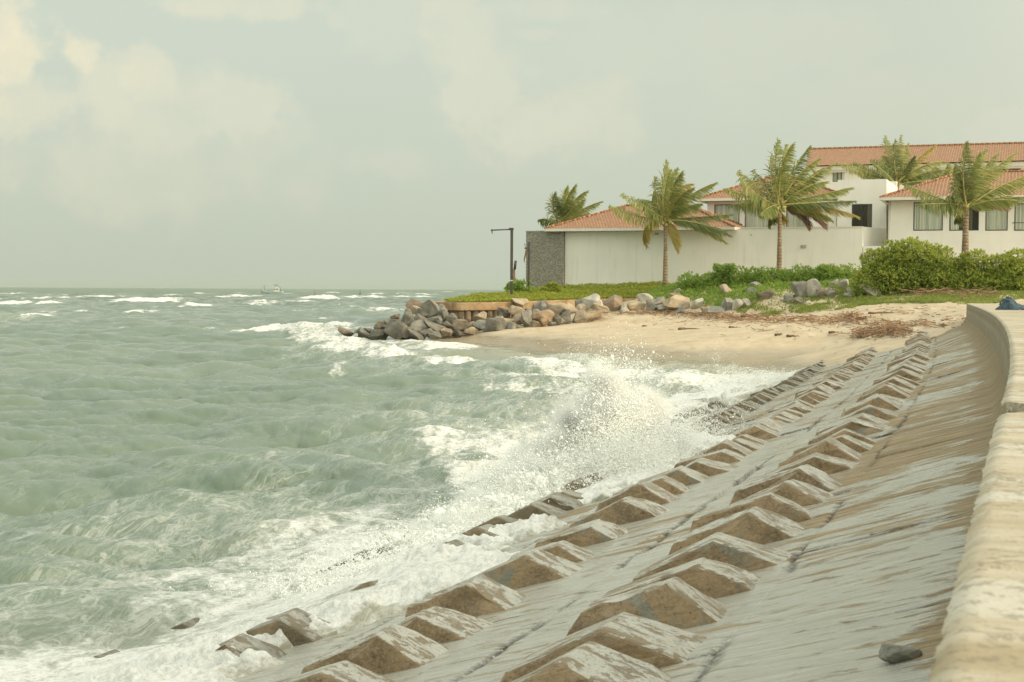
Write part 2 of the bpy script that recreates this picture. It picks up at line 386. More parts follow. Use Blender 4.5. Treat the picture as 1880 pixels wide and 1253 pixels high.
def m_tile(N, b, tc, out):
    uv = tc.outputs['UV']; sp = N.new('ShaderNodeSeparateXYZ'); N.put(sp.inputs[0], uv)
    br = N.new('ShaderNodeTexBrick'); N.put(br.inputs['Vector'], uv); br.offset = .5
    br.inputs['Color1'].default_value = (.32, .165, .074, 1); br.inputs['Color2'].default_value = (.44, .238, .112, 1); br.inputs['Mortar'].default_value = (.13, .045, .025, 1)
    br.inputs['Scale'].default_value = 1; br.inputs['Brick Width'].default_value = .24; br.inputs['Row Height'].default_value = .32; br.inputs['Mortar Size'].default_value = .028
    n = N.noise(uv, 1.2, 5, .6)
    c = N.mix(N.math('MULTIPLY', N.ramp(n, .4, .7), .4), br.outputs[0], (.29, .155, .09))
    c = N.mix(N.math('MULTIPLY', N.ramp(N.noise(uv, 6, 4), .5, .8), .3), c, (.58, .34, .20))
    # pantile rolls across, overlapping courses up the slope
    roll = N.math('PINGPONG', sp.outputs[0], .12)
    course = N.math('FRACT', N.math('DIVIDE', sp.outputs[1], .32))
    h = N.math('SUBTRACT', N.math('MULTIPLY', roll, 5.0), N.math('MULTIPLY', course, .8))
    setp(N, b, c, .75, N.bump(h, 1.0, .06))
def m_mosaic(N, b, tc, out):
    P = N.mapping(tc.outputs['Object'], (1, 1, 1.7))
    v = N.voro(P, 10, 'F1', 'Color'); e = N.voro(P, 10, 'DISTANCE_TO_EDGE', 'Distance')
    s = N.new('ShaderNodeSeparateXYZ'); N.put(s.inputs[0], v)
    c = N.mix(s.outputs[0], (.21, .20, .16), (.42, .405, .33))
    c = N.mix(N.ramp(s.outputs[1], .75, .95), c, (.50, .47, .38))
    c = N.mix(N.ramp(e, .0, .07, .8, 0.0), c, (.09, .085, .065))
    setp(N, b, c, .8, N.bump(N.ramp(e, 0, .12), .8, .05))
def m_pilecap(N, b, tc, out):
    P = tc.outputs['Object']
    n = N.noise(P, 1.5, 6, .65); st = N.noise(N.mapping(P, (4, 4, .5)), 1.0, 5, .65); g = N.noise(P, 14, 5, .7)
    c = N.mix(N.ramp(n, .3, .7), (.30, .185, .085), (.45, .33, .19))
    c = N.mix(N.math('MULTIPLY', N.ramp(st, .5, .7), .6), c, (.16, .10, .05))
    c = N.mix(N.math('MULTIPLY', N.ramp(g, .56, .74), .5), c, (.10, .075, .045))
    setp(N, b, c, .85, N.bump(N.math('ADD', n, g), .5, .04))
def leafmat(name, ca, cb, cy, amt_y=.35, trans=.35):
    def fn(N, b, tc, out):
        geo = N.new('ShaderNodeNewGeometry'); rnd = geo.outputs['Random Per Island']; P = tc.outputs['Object']
        n = N.noise(P, .8, 4, .6)
        c = N.mix(rnd, ca, cb)
        c = N.mix(N.math('MULTIPLY', N.ramp(N.math('ADD', N.math('MULTIPLY', n, .8), N.math('MULTIPLY', rnd, .4)), .5, .85), amt_y), c, cy)
        setp(N, b, c, .5)
        t = N.new('ShaderNodeBsdfTranslucent'); N.put(t.inputs[0], N.mix(.5, c, cy))
        mx = N.new('ShaderNodeMixShader'); mx.inputs[0].default_value = trans
        N.l.new(b.outputs[0], mx.inputs[1]); N.l.new(t.outputs[0], mx.inputs[2]); N.l.new(mx.outputs[0], out.inputs[0])
    return material(name, fn)
def m_trunk(N, b, tc, out):
    P = tc.outputs['Object']; sp = N.new('ShaderNodeSeparateXYZ'); N.put(sp.inputs[0], P)
    r = N.ramp(N.math('PINGPONG', N.math('ADD', sp.outputs[2], N.math('MULTIPLY', N.noise(P, 3, 3), .08)), .11), .0, .04, 1, 0)
    n = N.noise(P, 5, 5, .6)
    c = N.mix(N.ramp(n, .3, .7), (.20, .135, .075), (.36, .27, .17)); c = N.mix(N.math('MULTIPLY', r, .7), c, (.08, .052, .03))
    setp(N, b, c, .85, N.bump(N.math('SUBTRACT', n, r), .7, .05))
def m_water(N, b, tc, out):
    P = tc.outputs['Object']
    fa = N.new('ShaderNodeAttribute', attribute_name='foam').outputs['Fac']
    la = N.new('ShaderNodeAttribute', attribute_name='lace').outputs['Fac']
    sh = N.new('ShaderNodeAttribute', attribute_name='shallow').outputs['Fac']
    along = N.vmath('DOT_PRODUCT', P, (.34, .94, 0)); across = N.vmath('DOT_PRODUCT', P, (.94, -.34, 0))
    cb = N.new('ShaderNodeCombineXYZ'); N.put(cb.inputs[0], N.math('MULTIPLY', along, .42)); N.put(cb.inputs[1], N.math('MULTIPLY', across, 1.25)); S = cb.outputs[0]
    warp = N.vmath('MULTIPLY', N.vmath('SUBTRACT', N.noise(S, .7, 4, .55, 0, 1), (.5, .5, .5)), (1.6, 1.6, 0))
    Sw = N.vmath('ADD', S, warp)
    s1 = N.noise(Sw, 1.1, 8, .66); s2 = N.noise(P, 5.5, 6, .7)
    def ridge(v, sc, det, w):
        n = N.noise(v, sc, det, .58); return N.ramp(N.math('ABSOLUTE', N.math('SUBTRACT', n, .5)), 0.0, w, 1, 0)
    lines = N.math('MAXIMUM', ridge(Sw, 1.5, 5, .035), N.math('MULTIPLY', ridge(N.vmath('ADD', Sw, (7, 3, 1)), 3.4, 5, .045), .75))
    fine = ridge(N.vmath('ADD', Sw, (1, 9, 2)), 8.0, 4, .07)
    nn = N.math('ADD', N.math('MULTIPLY', s1, .60), N.math('MULTIPLY', s2, .40))
    solid = N.ramp(N.math('ADD', nn, N.math('MULTIPLY', fa, .60)), .68, .90)
    lace = N.math('MULTIPLY', N.math('MAXIMUM', lines, N.math('MULTIPLY', fine, .45)), N.ramp(N.math('ADD', s1, N.math('MULTIPLY', la, .5)), .62, .98))
    streak = N.math('MULTIPLY', N.ramp(N.math('ADD', nn, N.math('MULTIPLY', la, .30)), .68, .92), .6)
    foam = N.math('MAXIMUM', solid, N.math('MAXIMUM', N.math('MULTIPLY', lace, .48), streak), clamp=True)
    big = N.noise(P, .05, 4, .6)
    wc = N.mix(N.ramp(big, .35, .65), (.115, .162, .118), (.165, .208, .155))
    wc = N.mix(N.math('MULTIPLY', sh, .8), wc, (.30, .275, .19))
    ripple = N.noise(N.mapping(P, (.7, 1.3, 1)), 9, 5, .62); rip2 = N.noise(N.mapping(P, (.6, 1.2, 1)), 34, 3, .6)
    nb = N.bump(N.math('ADD', N.math('MULTIPLY', ripple, 1.0), N.math('MULTIPLY', rip2, .25)), .28, .05)
    f3 = N.noise(P, 22, 5, .7); fn_ = N.bump(N.math('ADD', s2, N.math('MULTIPLY', f3, .5)), .55, .10)
    ps = N.new('ShaderNodeSeparateXYZ'); N.put(ps.inputs[0], P)      # far waves too small to model widen the reflection
    setp(N, b, wc, N.ramp(ps.outputs[1], 120, 900, .07, .50), nb, IOR=1.33, Specular_IOR_Level=.5)
    fb = N.new('ShaderNodeBsdfPrincipled')
    setp(N, fb, N.mix(N.ramp(N.math('ADD', N.math('MULTIPLY', s2, .5), N.math('MULTIPLY', f3, .5)), .36, .58), (.57, .585, .54), (.77, .775, .73)), .7, fn_)  # foam hollows coloured darker, soft shading painted in
    fb.inputs['Subsurface Weight'].default_value = 0.0
    mx = N.new('ShaderNodeMixShader'); N.put(mx.inputs[0], foam)
    N.l.new(b.outputs[0], mx.inputs[1]); N.l.new(fb.outputs[0], mx.inputs[2]); N.l.new(mx.outputs[0], out.inputs[0])
def m_drop(N, b, tc, out):
    d = N.new('ShaderNodeBsdfDiffuse'); d.inputs[0].default_value = (.88, .89, .85, 1); N.l.new(d.outputs[0], out.inputs[0])
def m_curtain(N, b, tc, out):
    P = tc.outputs['Object']; sp = N.new('ShaderNodeSeparateXYZ'); N.put(sp.inputs[0], P)
    w = N.noise(N.mapping(P, (9, 0, .05)), 1.0, 4, .6)
    setp(N, b, N.mix(N.ramp(w, .35, .65), (.37, .42, .33), (.60, .63, .52)), .35, Specular_IOR_Level=.8)
def m_darkglass(N, b, tc, out):
    P = tc.outputs['Object']; w = N.noise(N.mapping(P, (3.5, 0, .1)), 1.0, 3)
    setp(N, b, N.mix(N.ramp(w, .45, .6), (.035, .035, .028), (.11, .105, .08)), .12)
def m_wrack(N, b, tc, out):
    geo = N.new('ShaderNodeNewGeometry'); r = geo.outputs['Random Per Island']
    setp(N, b, N.mix(r, (.15, .08, .04), (.36, .23, .12)), .85)
M = {k: material(k, f) for k, f in dict(sand=m_sand, slab=m_slab, block=m_block, walltop=m_walltop, rock=m_rock, plaster=m_plaster, smooth=m_smooth, tile=m_tile,
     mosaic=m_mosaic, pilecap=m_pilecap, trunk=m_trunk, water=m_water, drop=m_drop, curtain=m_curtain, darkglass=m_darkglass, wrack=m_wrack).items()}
M['frame'] = plain('dark_frame', (.035, .035, .03), .45); M['white'] = plain('white_trim', (.70, .68, .59), .7, .06)
M['metal'] = plain('dark_metal', (.05, .047, .04), .5); M['rust'] = plain('rusty', (.24, .15, .09), .8); M['wood'] = plain('driftwood', (.15, .09, .05), .85)
M['grey'] = plain('grey_fixture', (.42, .41, .36), .6); M['pile'] = plain('stained_pile', (.20, .155, .10), .85, .45, 2.5); M['denim'] = plain('blue_cloth', (.045, .075, .095), .9, .5, 9)
M['darkstone'] = plain('dark_stone', (.10, .095, .075), .7, .4, 12); M['boatblue'] = plain('boat_hull', (.32, .39, .37), .6); M['boatwhite'] = plain('boat_cabin', (.55, .58, .52), .6)
M['boatred'] = plain('boat_red', (.32, .17, .13), .7); M['frond'] = leafmat('palm_leaf', (.18, .245, .058), (.30, .355, .09), (.58, .52, .17), .6, .45)
M['frond_yellow'] = leafmat('palm_leaf_yellow', (.34, .28, .06), (.46, .36, .08), (.52, .42, .12), .5, .4); M['frond_dead'] = leafmat('palm_leaf_dead', (.16, .07, .04), (.24, .12, .07), (.26, .15, .08), .4, .1)
M['frond_dark'] = leafmat('palm_leaf_dark', (.10, .155, .045), (.19, .245, .07), (.42, .39, .13), .5, .4)
M['rachis'] = plain('palm_rib', (.34, .30, .09), .6); M['coconut'] = plain('coconut_husk', (.27, .26, .07), .5)
M['bush'] = leafmat('shrub_leaf', (.12, .235, .034), (.32, .43, .07), (.60, .53, .11), .45, .5)
M['hedge'] = leafmat('hedge_leaf', (.15, .29, .048), (.28, .44, .075), (.46, .50, .11), .4, .5)
M['cover'] = leafmat('groundcover_leaf', (.20, .28, .035), (.34, .40, .05), (.52, .48, .08), .5, .4)
M['grass'] = leafmat('grass_blade', (.13, .22, .03), (.22, .31, .05), (.40, .36, .11), .4, .4)
M['branch'] = plain('branch', (.13, .09, .055), .85)
M['soil'] = plain('soil', (.085, .10, .035), .95, .4, 3)

# ------------------------------------------------------------------ setting: beach and land, revetment slab
def grid_faces(nr, nc):
    i = np.arange(nr - 1)[:, None] * nc + np.arange(nc - 1)[None]
    return np.stack([i, i + 1, i + nc + 1, i + nc], -1).reshape(-1)
def build_beach():
    xs = np.concatenate([np.linspace(-60, -10, 26)[:-1], np.linspace(-10, 34, 260), np.linspace(34, 140, 40)[1:]])
    ys = np.concatenate([np.linspace(-30, 44, 38)[:-1], np.linspace(44, 108, 330), np.linspace(108, 260, 40)[1:]])
    X, Y = np.meshgrid(xs, ys); Z = tz(X, Y)
    Z += (fbm(X * .9, Y * .7, seed=3) - .5) * .22 * sstep(.4, 1.6, Z) + (fbm(X * 3.1, Y * 2.2, seed=5, octv=3) - .5) * .09 * sstep(.5, 1.2, Z)
    me = mesh_np('beach', np.stack([X, Y, Z], -1).reshape(-1, 3), grid_faces(*X.shape), 4, True)
    o = obj('beach', me, M['sand']); o['kind'] = 'structure'
build_beach()

JOINT_V = [1.19, 2.72, 4.62, 6.55]; RJ = np.random.default_rng(4)
JOINT_U = [3.2]
while JOINT_U[-1] < 64: JOINT_U.append(JOINT_U[-1] + RJ.uniform(2.1, 2.7))
JOINT_U = np.array(JOINT_U); SLAB_DZ = RJ.normal(0, .014, (len(JOINT_U) + 1, 6)); SLAB_DZ[np.searchsorted(JOINT_U, 40):, :] -= .10
def slab_step(u, v):
    iu = np.searchsorted(JOINT_U, u); iv = np.searchsorted(JOINT_V, v); return SLAB_DZ[iu, iv]
def build_slab():
    us = np.concatenate([np.linspace(-3, 3, 40)[:-1], np.geomspace(3, 62, 900)]); vs = np.concatenate([np.linspace(0, .9, 60)[:-1], np.linspace(.9, 9.8, 380)])
    for j in JOINT_U: us = np.concatenate([us, [j - .02, j - .004, j + .004, j + .02]])
    for j in JOINT_V: vs = np.concatenate([vs, [j - .015, j - .003, j + .003, j + .015]])
    us = np.unique(us); vs = np.unique(vs)
    U, V = np.meshgrid(us, vs, indexing='ij'); X, Y = uv2xy(U, V)
    Z = slab_z(V, U) + slab_step(U, V) * sstep(.3, 1.2, V)
    wob = (fbm(U * .8, V * 2.2, seed=9) - .5) * .10
    wu = (fbm(V * 3.0, U * .4, seed=15) - .5) * .10; wv = (fbm(U * 2.6, V * .3, seed=16, octv=5) - .5) * .12
    du = np.min(np.abs(JOINT_U[None, None, :] - (U + wu)[..., None]), -1); dv = np.min(np.abs(np.array(JOINT_V)[None, None, :] - (V + wv)[..., None]), -1)
    pu = sstep(.30, .50, fbm(U * .9, V * .8, seed=18)); pv = sstep(.38, .58, fbm(U * 1.1, V * .8, seed=19))
    crack = np.maximum((1 - du / (.012 + .045 * fbm(U * 3, V * 3, seed=2))) * pu, (1 - dv / (.02 + .10 * (fbm(U * 5, V * 5, seed=8) - .2).clip(0))) * pv).clip(0, 1)
    Z += (fbm(U * 7, V * 1.2, seed=11, octv=4) - .5) * .020 + (fbm(U * .6, V * .5, seed=12) - .5) * .03 - crack * .02
    me = mesh_np('revetment_slab', np.stack([X, Y, Z], -1).reshape(-1, 3), grid_faces(*U.shape)[::-1], 4, True)
    lay = me.uv_layers.new(name='UVMap'); li = np.empty(len(me.loops), np.int32); me.loops.foreach_get('vertex_index', li)
    uvs = np.stack([U.ravel()[li], V.ravel()[li]], -1); lay.data.foreach_set('uv', uvs.astype(np.float32).ravel())
    a = me.attributes.new('joint', 'FLOAT', 'POINT'); a.data.foreach_set('value', crack.ravel().astype(np.float32))
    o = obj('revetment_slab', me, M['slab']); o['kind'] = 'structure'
build_slab()

# ------------------------------------------------------------------ the low seawall with its broad cap
def uvmesh(name, us, prof, mat, parent=None, jitter=0.0, seed=0):
    """sweep a profile [(v, z)] along the wall line; prof may depend on u through jitter"""
    nu, npf = len(us), len(prof); V = np.zeros((nu, npf, 3)); UV = np.zeros((nu, npf, 2)); acc = np.cumsum([0] + [math.dist(prof[i], prof[i + 1]) for i in range(npf - 1)])
    for k, (v, z) in enumerate(prof):
        e = (fbm(us * 5.0, np.full(nu, k * 1.7), seed=seed, octv=4) - .5) * jitter if 0 < k < npf else 0
        x, y = uv2xy(us, v + e); V[:, k] = np.stack([x, y, z + (fbm(us * 3, np.full(nu, k * 3.1), seed=seed + 5) - .5) * jitter * .5 * (1 if k else 0)], -1)
        UV[:, k] = np.stack([us, np.full(nu, acc[k])], -1)
    fl = grid_faces(nu, npf)
    nv = nu * npf; caps = []
    me = mesh_np(name, V.reshape(-1, 3), fl, 4, False)
    lay = me.uv_layers.new(name='UVMap'); li = np.empty(len(me.loops), np.int32); me.loops.foreach_get('vertex_index', li)
    lay.data.foreach_set('uv', UV.reshape(-1, 2)[li].astype(np.float32).ravel())
    bm = bmesh.new(); bm.from_mesh(me); bmesh.ops.recalc_face_normals(bm, faces=bm.faces); bm.to_mesh(me); bm.free()
    return obj(name, me, mat, parent)
def build_wall():
    root = empty('seawall', (wx(20.), 20., WALL_TOP), 'low concrete seawall with a broad pale weathered cap above the sloped revetment', 'seawall')
    us = np.unique(np.concatenate([np.linspace(-4, 1, 25), np.geomspace(1, 57.5, 520)]))
    joints = np.sort(np.concatenate([np.arange(-4, 57, 1.05) + RJ.uniform(-.08, .08, len(np.arange(-4, 57, 1.05)))]))
    T = WALL_TOP
    core = uvmesh('wall_face', us, [(-.012, T - .03), (.0, T - .12), (-.01, T - .24), (.006, T - .36), (.01, T - .50), (.012, T - .64), (-.4, T - .95)], M['walltop'], None, .030, 21)
    vs = np.unique(np.concatenate([np.linspace(0, .08, 6), np.linspace(.08, 1.5, 40)]))
    ul = np.unique(np.concatenate([us, joints - .012, joints + .012, joints, np.linspace(1.2, 12, 900)]))
    U, Vv = np.meshgrid(ul, vs, indexing='ij')
    dj = np.min(np.abs(joints[None] - ul[:, None]), 1)[:, None] + 0 * Vv
    edge = (fbm(ul * 26, ul * 0, seed=31, octv=5, gain=.7) - .5)[:, None] * .016 * (1 - sstep(0, .10, Vv)) - .030 * (1 - sstep(4, 9, U)) * (1 - sstep(.0, .6, Vv))
    gap = ((np.abs(U - 5.55) < .30 * (1 - Vv / .22)) & (Vv < .2)).astype(float)     # a broken notch in the edge
    X, Y = uv2xy(U, -(Vv + edge))
    Z = T - .022 * (1 - sstep(0, .025, Vv)) + (fbm(U * 1.2, Vv * 5, seed=33) - .5) * .006 + (fbm(U * 16, Vv * 16, seed=34) - .5) * .004 - .006 * (1 - sstep(0, .02, dj)) - gap * .18
    Z += (fbm(np.floor(np.searchsorted(joints, U)) * 3.7, 0 * U, seed=35) - .5) * .003
    # right-hand drop at the back of the cap
    me = mesh_np('wall_cap', np.stack([X, Y, Z], -1).reshape(-1, 3), grid_faces(*U.shape), 4, True)
    lay = me.uv_layers.new(name='UVMap'); li = np.empty(len(me.loops), np.int32); me.loops.foreach_get('vertex_index', li)
    lay.data.foreach_set('uv', np.stack([U.ravel()[li], Vv.ravel()[li]], -1).astype(np.float32).ravel())
    cap = obj('wall_cap', me, M['walltop'])
    back = uvmesh('wall_back', us, [(-1.5, T - .005), (-1.5, T - .4)], M['walltop'])
    x, y = uv2xy(57.5, 0); x1, y1 = uv2xy(57.5, -1.5)
    mb = MB(); mb.add([(x, y, T - .03), (x1, y1, T - .03), (x1, y1, T - 1.2), (x, y, T - 1.2)], [(0, 1, 2, 3)]); end = mb.build('wall_end', M['walltop'])
    for o in (core, cap, back, end):
        o.parent = root; o.matrix_parent_inverse = Matrix.Translation(-root.location)
build_wall()

# ------------------------------------------------------------------ blocks on the slope
def block_mesh(k):
    r = np.random.default_rng(100 + k); j = lambda s: r.uniform(-s, s)
    # profile across the slope: v (seaward +), height
    prof = [(-.60 + j(.03), -.14), (-.13 + j(.04), .232 + j(.018)), (.42 + j(.04), .145 + j(.02)), (.60 + j(.03), -.14)]
    bm = bmesh.new(); rows = []
    for yy, inset in ((-.27, 0), (-.235, .0), (.20, .0), (.29, .0)):
        top = yy in (-.235, .20)
        rows.append(yy)
    L0, L1, T0, T1 = -.24 + j(.02), .28 + j(.03), -.18 + j(.02), .165 + j(.035)
    vs = []
    for (ub, ut) in ((L0, T0), (L1, T1)):
        for i, (v, h) in enumerate(prof):
            vs.append(bm.verts.new((v, ut if i in (1, 2) else ub, h)))
    bm.faces.new(vs[0:4][::-1]); bm.faces.new(vs[4:8])
    for i in range(3): bm.faces.new((vs[i], vs[i + 1], vs[i + 5], vs[i + 4]))
    bm.faces.new((vs[3], vs[0], vs[4], vs[7]))
    bmesh.ops.recalc_face_normals(bm, faces=bm.faces)
    bmesh.ops.bevel(bm, geom=bm.edges[:], offset=.022, segments=3, affect='EDGES', profile=.6)
    bmesh.ops.triangulate(bm, faces=bm.faces); bmesh.ops.subdivide_edges(bm, edges=[e for e in bm.edges if e.calc_length() > .10], cuts=3, use_grid_fill=True)
    bmesh.ops.triangulate(bm, faces=[f for f in bm.faces if len(f.verts) > 4])
    co = np.array([v.co for v in bm.verts]); bm.normal_update(); nn = np.array([v.normal for v in bm.verts])
    d = (fbm(co[:, 0] * 6 + k * 13, co[:, 1] * 6, co[:, 2] * 6, seed=60, octv=4) - .5) * .030
    chip = np.clip(fbm(co[:, 0] * 4 + k * 7, co[:, 1] * 4, co[:, 2] * 4 + 9, seed=66, octv=3) - .58, 0, 1) * .22
    for v, a, n in zip(bm.verts, d - chip, nn): v.co += Vector(n) * a
    me = bpy.data.meshes.new('revetment_block'); bm.to_mesh(me); bm.free()
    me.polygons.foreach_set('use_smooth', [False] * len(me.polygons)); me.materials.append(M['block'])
    return me
ORD = ['first', 'second', 'third', 'fourth', 'fifth', 'sixth', 'seventh', 'eighth', 'ninth', 'tenth', 'eleventh', 'twelfth', 'thirteenth', 'fourteenth', 'fifteenth', 'sixteenth',
       'seventeenth', 'eighteenth', 'nineteenth']
TENS = {2: 'twent', 3: 'thirt', 4: 'fort', 5: 'fift', 6: 'sixt', 7: 'sevent', 8: 'eight', 9: 'ninet'}
def ordinal(n):                 # n from 1
    if n < 20: return ORD[n - 1]
    t = TENS[n // 10]
    return t + 'ieth' if n % 10 == 0 else t + 'y-' + ORD[n % 10 - 1]
def build_blocks():
    meshes = [block_mesh(k) for k in range(14)]; R = np.random.default_rng(12)
    def gen(a, b, first):
        out = list(first); u = out[-1]
        k = 0
        while u < b:
            u += (.62 if k % 3 else .98) * R.uniform(.92, 1.08) * (1 + max(0, u - 25) * .006); out.append(u); k += 1
        return [q for q in out if a <= q <= b]
    near = [[6.0, 6.6, 7.3, 8.0, 8.7, 9.8, 10.5, 11.4, 12.0, 13.4, 14.3, 15.0, 15.7, 16.7, 17.6, 18.4, 19.2],
            [6.9, 7.8, 8.5, 9.2, 10.1, 11.1, 11.9, 12.8, 14.0, 15.0, 15.7, 16.5, 17.3, 18.6],
            [6.6, 8.2, 9.2, 10.6, 11.4, 13.0, 14.2, 14.9, 15.7, 16.6], [8.6, 9.9, 11.2, 12.4, 13.7, 15.1, 16.4]]
    ends = [57.5, 60.0, 60.5, 43.5]
    rowname = ['top row nearest the seawall', 'second row below the seawall', 'third row at the surf edge', 'lowest row awash in the sea']
    look = ['brown worn end and pale wet top', 'brown gravelly end', 'damp brown sides', 'sharp pale top edge']
    for r in range(4):
        us = gen(4.5, ends[r], near[r])
        vis = 0
        for i, Zd in enumerate(us):
            # measured depths are apex depths: turn depth into wall parameter
            v = ROWS[r] + R.normal(0, .03); u = Zd
            for _ in range(4):
                x, y = uv2xy(u, v); u += (Zd - y)
            s = float(wslope(u)); z = float(slab_z(v) + slab_step(np.array(u), np.array(v)))
            vis += 1
            o = bpy.data.objects.new('revetment_block', meshes[int(R.integers(14))]); link(o)
            yaw = math.atan2(1, s) - math.pi / 2
            tilt = math.atan(.3)
            # local x = seaward (down the slope), local y = along the wall
            m = Matrix.Rotation(yaw, 4, 'Z') @ Matrix.Rotation(math.pi, 4, 'Z') @ Matrix.Rotation(math.pi, 4, 'Z')
            nx = Vector((-math.cos(yaw), -math.sin(yaw), 0)); ny = Vector((-math.sin(yaw), math.cos(yaw), 0))
            ax = (nx + Vector((0, 0, -.3))).normalized(); az_ = ax.cross(ny); az_ = az_ if az_.z > 0 else -az_
            sc = R.uniform(.93, 1.08); hs = R.uniform(.85, 1.15)
            rot = Matrix((ax, ny, az_)).transposed().to_4x4()
            jig = Matrix.Rotation(R.normal(0, .045), 4, 'X') @ Matrix.Rotation(R.normal(0, .05), 4, 'Y') @ Matrix.Rotation(R.normal(0, .05), 4, 'Z')
            o.matrix_world = Matrix.Translation((x, y, z)) @ rot @ jig @ Matrix.Diagonal((sc, R.uniform(.85, 1.05), hs, 1))
            tag(o, f'{ordinal(vis)} concrete block from the near end in the {rowname[r]}', 'concrete block', 'wave-breaker blocks on the revetment')
build_blocks()

# ------------------------------------------------------------------ sea
def ocean_tile(n, L, lam, dirn, spread, seed, lam_min):
    r = np.random.default_rng(seed); k1 = np.fft.fftfreq(n, L / n) * 2 * np.pi; kx, ky = np.meshgrid(k1, k1); k = np.hypot(kx, ky); k[0, 0] = 1
    kp = 2 * np.pi / lam; km = 2 * np.pi / lam_min
    S = np.exp(-1.25 * (kp / k) ** 2) / k ** 3.6 * np.exp(-(k / km) ** 2)
    c = (kx * dirn[0] + ky * dirn[1]) / k; S = S * (np.clip(c, 0, 1) ** spread + .04); S[0, 0] = 0
    h = (r.normal(size=(n, n)) + 1j * r.normal(size=(n, n))) * np.sqrt(S)
    H = np.fft.ifft2(h).real; s = H.std()
    dx = np.fft.ifft2(-1j * kx / k * h).real / s; dy = np.fft.ifft2(-1j * ky / k * h).real / s
    H = H / s
    gx = lambda a: (np.roll(a, -1, 1) - np.roll(a, 1, 1)) / (2 * L / n); gy = lambda a: (np.roll(a, -1, 0) - np.roll(a, 1, 0)) / (2 * L / n)
    div = gx(dx) + gy(dy)
    return dict(L=L, n=n, H=H, dx=dx, dy=dy, div=div / div.std())
def tile_at(t, x, y, keys):
    fx = (x / t['L'] % 1) * t['n']; fy = (y / t['L'] % 1) * t['n']; ix = fx.astype(int); iy = fy.astype(int); ax = fx - ix; ay = fy - iy; n = t['n']; ix %= n; iy %= n; jx = (ix + 1) % n; jy = (iy + 1) % n
    return [t[k][iy, ix] * (1 - ax) * (1 - ay) + t[k][iy, jx] * ax * (1 - ay) + t[k][jy, ix] * (1 - ax) * ay + t[k][jy, jx] * ax * ay for k in keys]
def build_sea():
    ang = np.concatenate([np.linspace(-60, -24, 60)[:-1], np.linspace(-24, 21, 860), np.linspace(21, 34, 60)[1:]]) * math.pi / 180
    rad = np.concatenate([np.geomspace(2.0, 7.0, 40)[:-1], np.geomspace(7.0, 120, 980)[:-1], np.geomspace(120, 700, 330)[:-1], np.geomspace(700, 15000, 60)])
    A, R = np.meshgrid(ang, rad); X = R * np.sin(A); Y = R * np.cos(A); sh = X.shape
    x = X.ravel(); y = Y.ravel(); r = R.ravel()
    u, v = xy2uv(np.clip(x, -200, 200), np.clip(y, -20, 200))
    near = (r < 170)
    d = np.full(x.shape, 6.0); d[near] = -tz(x[near], y[near])
    att = np.clip((d + .05) / 1.3, .03, 1) ** .8
    slab_on = (u < 58) & (v > -1) & (v < 10)
    zs = slab_z(v)
    T1 = ocean_tile(512, 57., 8.5, (.36, -.93), 7, 3, .9); T2 = ocean_tile(512, 11.7, 1.3, (.30, -.95), 1.4, 5, .12); T3 = ocean_tile(256, 310., 34., (.42, -.9), 6, 8, 8.)
    h1, dx1, dy1, j1 = tile_at(T1, x, y, ('H', 'dx', 'dy', 'div')); h2, dx2, dy2, j2 = tile_at(T2, x, y, ('H', 'dx', 'dy', 'div')); h3, dx3, dy3, j3 = tile_at(T3, x, y, ('H', 'dx', 'dy', 'div'))
    f2 = 1 - sstep(35, 110, r); f1 = 1 - sstep(500, 2500, r)
    a1 = .172 * att * f1; a2 = .024 * f2 * (att * .6 + .4); a3 = .22 * sstep(25, 120, r) * att * f1
    z = a1 * h1 + a2 * h2 + a3 * h3; ox = 1.15 * (a1 * dx1 + a2 * dx2 + a3 * dx3); oy = 1.15 * (a1 * dy1 + a2 * dy2 + a3 * dy3)
    foam = sstep(1.7, 3.0, -j1 * (a1 / .172) + .35 * (-j2) - .2) * .75 * sstep(.05, .8, att); lace = foam * .8
    n1 = fbm(x * .35, y * .35, seed=41); n2 = fbm(x * 1.3, y * 1.3, seed=42); n3 = fbm(x * 5, y * 5, seed=43, octv=3)
    # breaking crests out at sea: (px, py, half width px, height px, strength)
    W = [(34, 560, 42, 7, 1), (72, 561, 42, 9, 1), (98, 550, 38, 6, .9), (190, 547, 68, 6, .9), (272, 556, 80, 8, 1), (316, 568, 62, 8, 1), (365, 541, 34, 4, .9), (368, 565, 36, 6, .9), (85, 585, 38, 7, .9), (252, 578, 54, 6, .8), (415, 547, 26, 4, .8), (456, 546, 32, 4, .8), (524, 541, 20, 4, .8),
         (558, 557, 34, 6, .9), (589, 551, 46, 10, 1), (622, 579, 32, 8, 1), (606, 539, 34, 3, .8), (678, 548, 42, 8, 1), (636, 549, 42, 6, .8), (691, 540, 26, 4, .9), (779, 542, 42, 5, .8), (780, 547, 22, 4, .8), (624, 600, 34, 10, 1), (700, 574, 60, 3, .6), (640, 568, 40, 4, .7), (740, 547, 34, 4, .6), (742, 540, 24, 3, .6),
         (610, 590, 50, 8, .8), (20, 570, 40, 5, .6), (150, 575, 130, 3, .5), (560, 575, 40, 5, .6), (860, 541, 40, 3, .7), (480, 560, 60, 3, .5), (140, 609, 150, 2, .55), (300, 608, 160, 2, .45), (470, 611, 90, 2, .5),
         (515, 640, 40, 3, .4), (620, 690, 26, 8, .55), (640, 717, 22, 4, .5), (720, 705, 40, 3, .25), (185, 614, 36, 3, .3), (10, 553, 14, 4, .7), (130, 543, 30, 3, .7), (230, 539, 30, 2, .6), (20, 541, 30, 3, .6), (320, 543, 24, 2, .6), (560, 536, 30, 2, .6), (450, 538, 26, 2, .6), (845, 549, 24, 3, .6), (820, 537, 34, 2, .6), (690, 536, 30, 2, .6)]
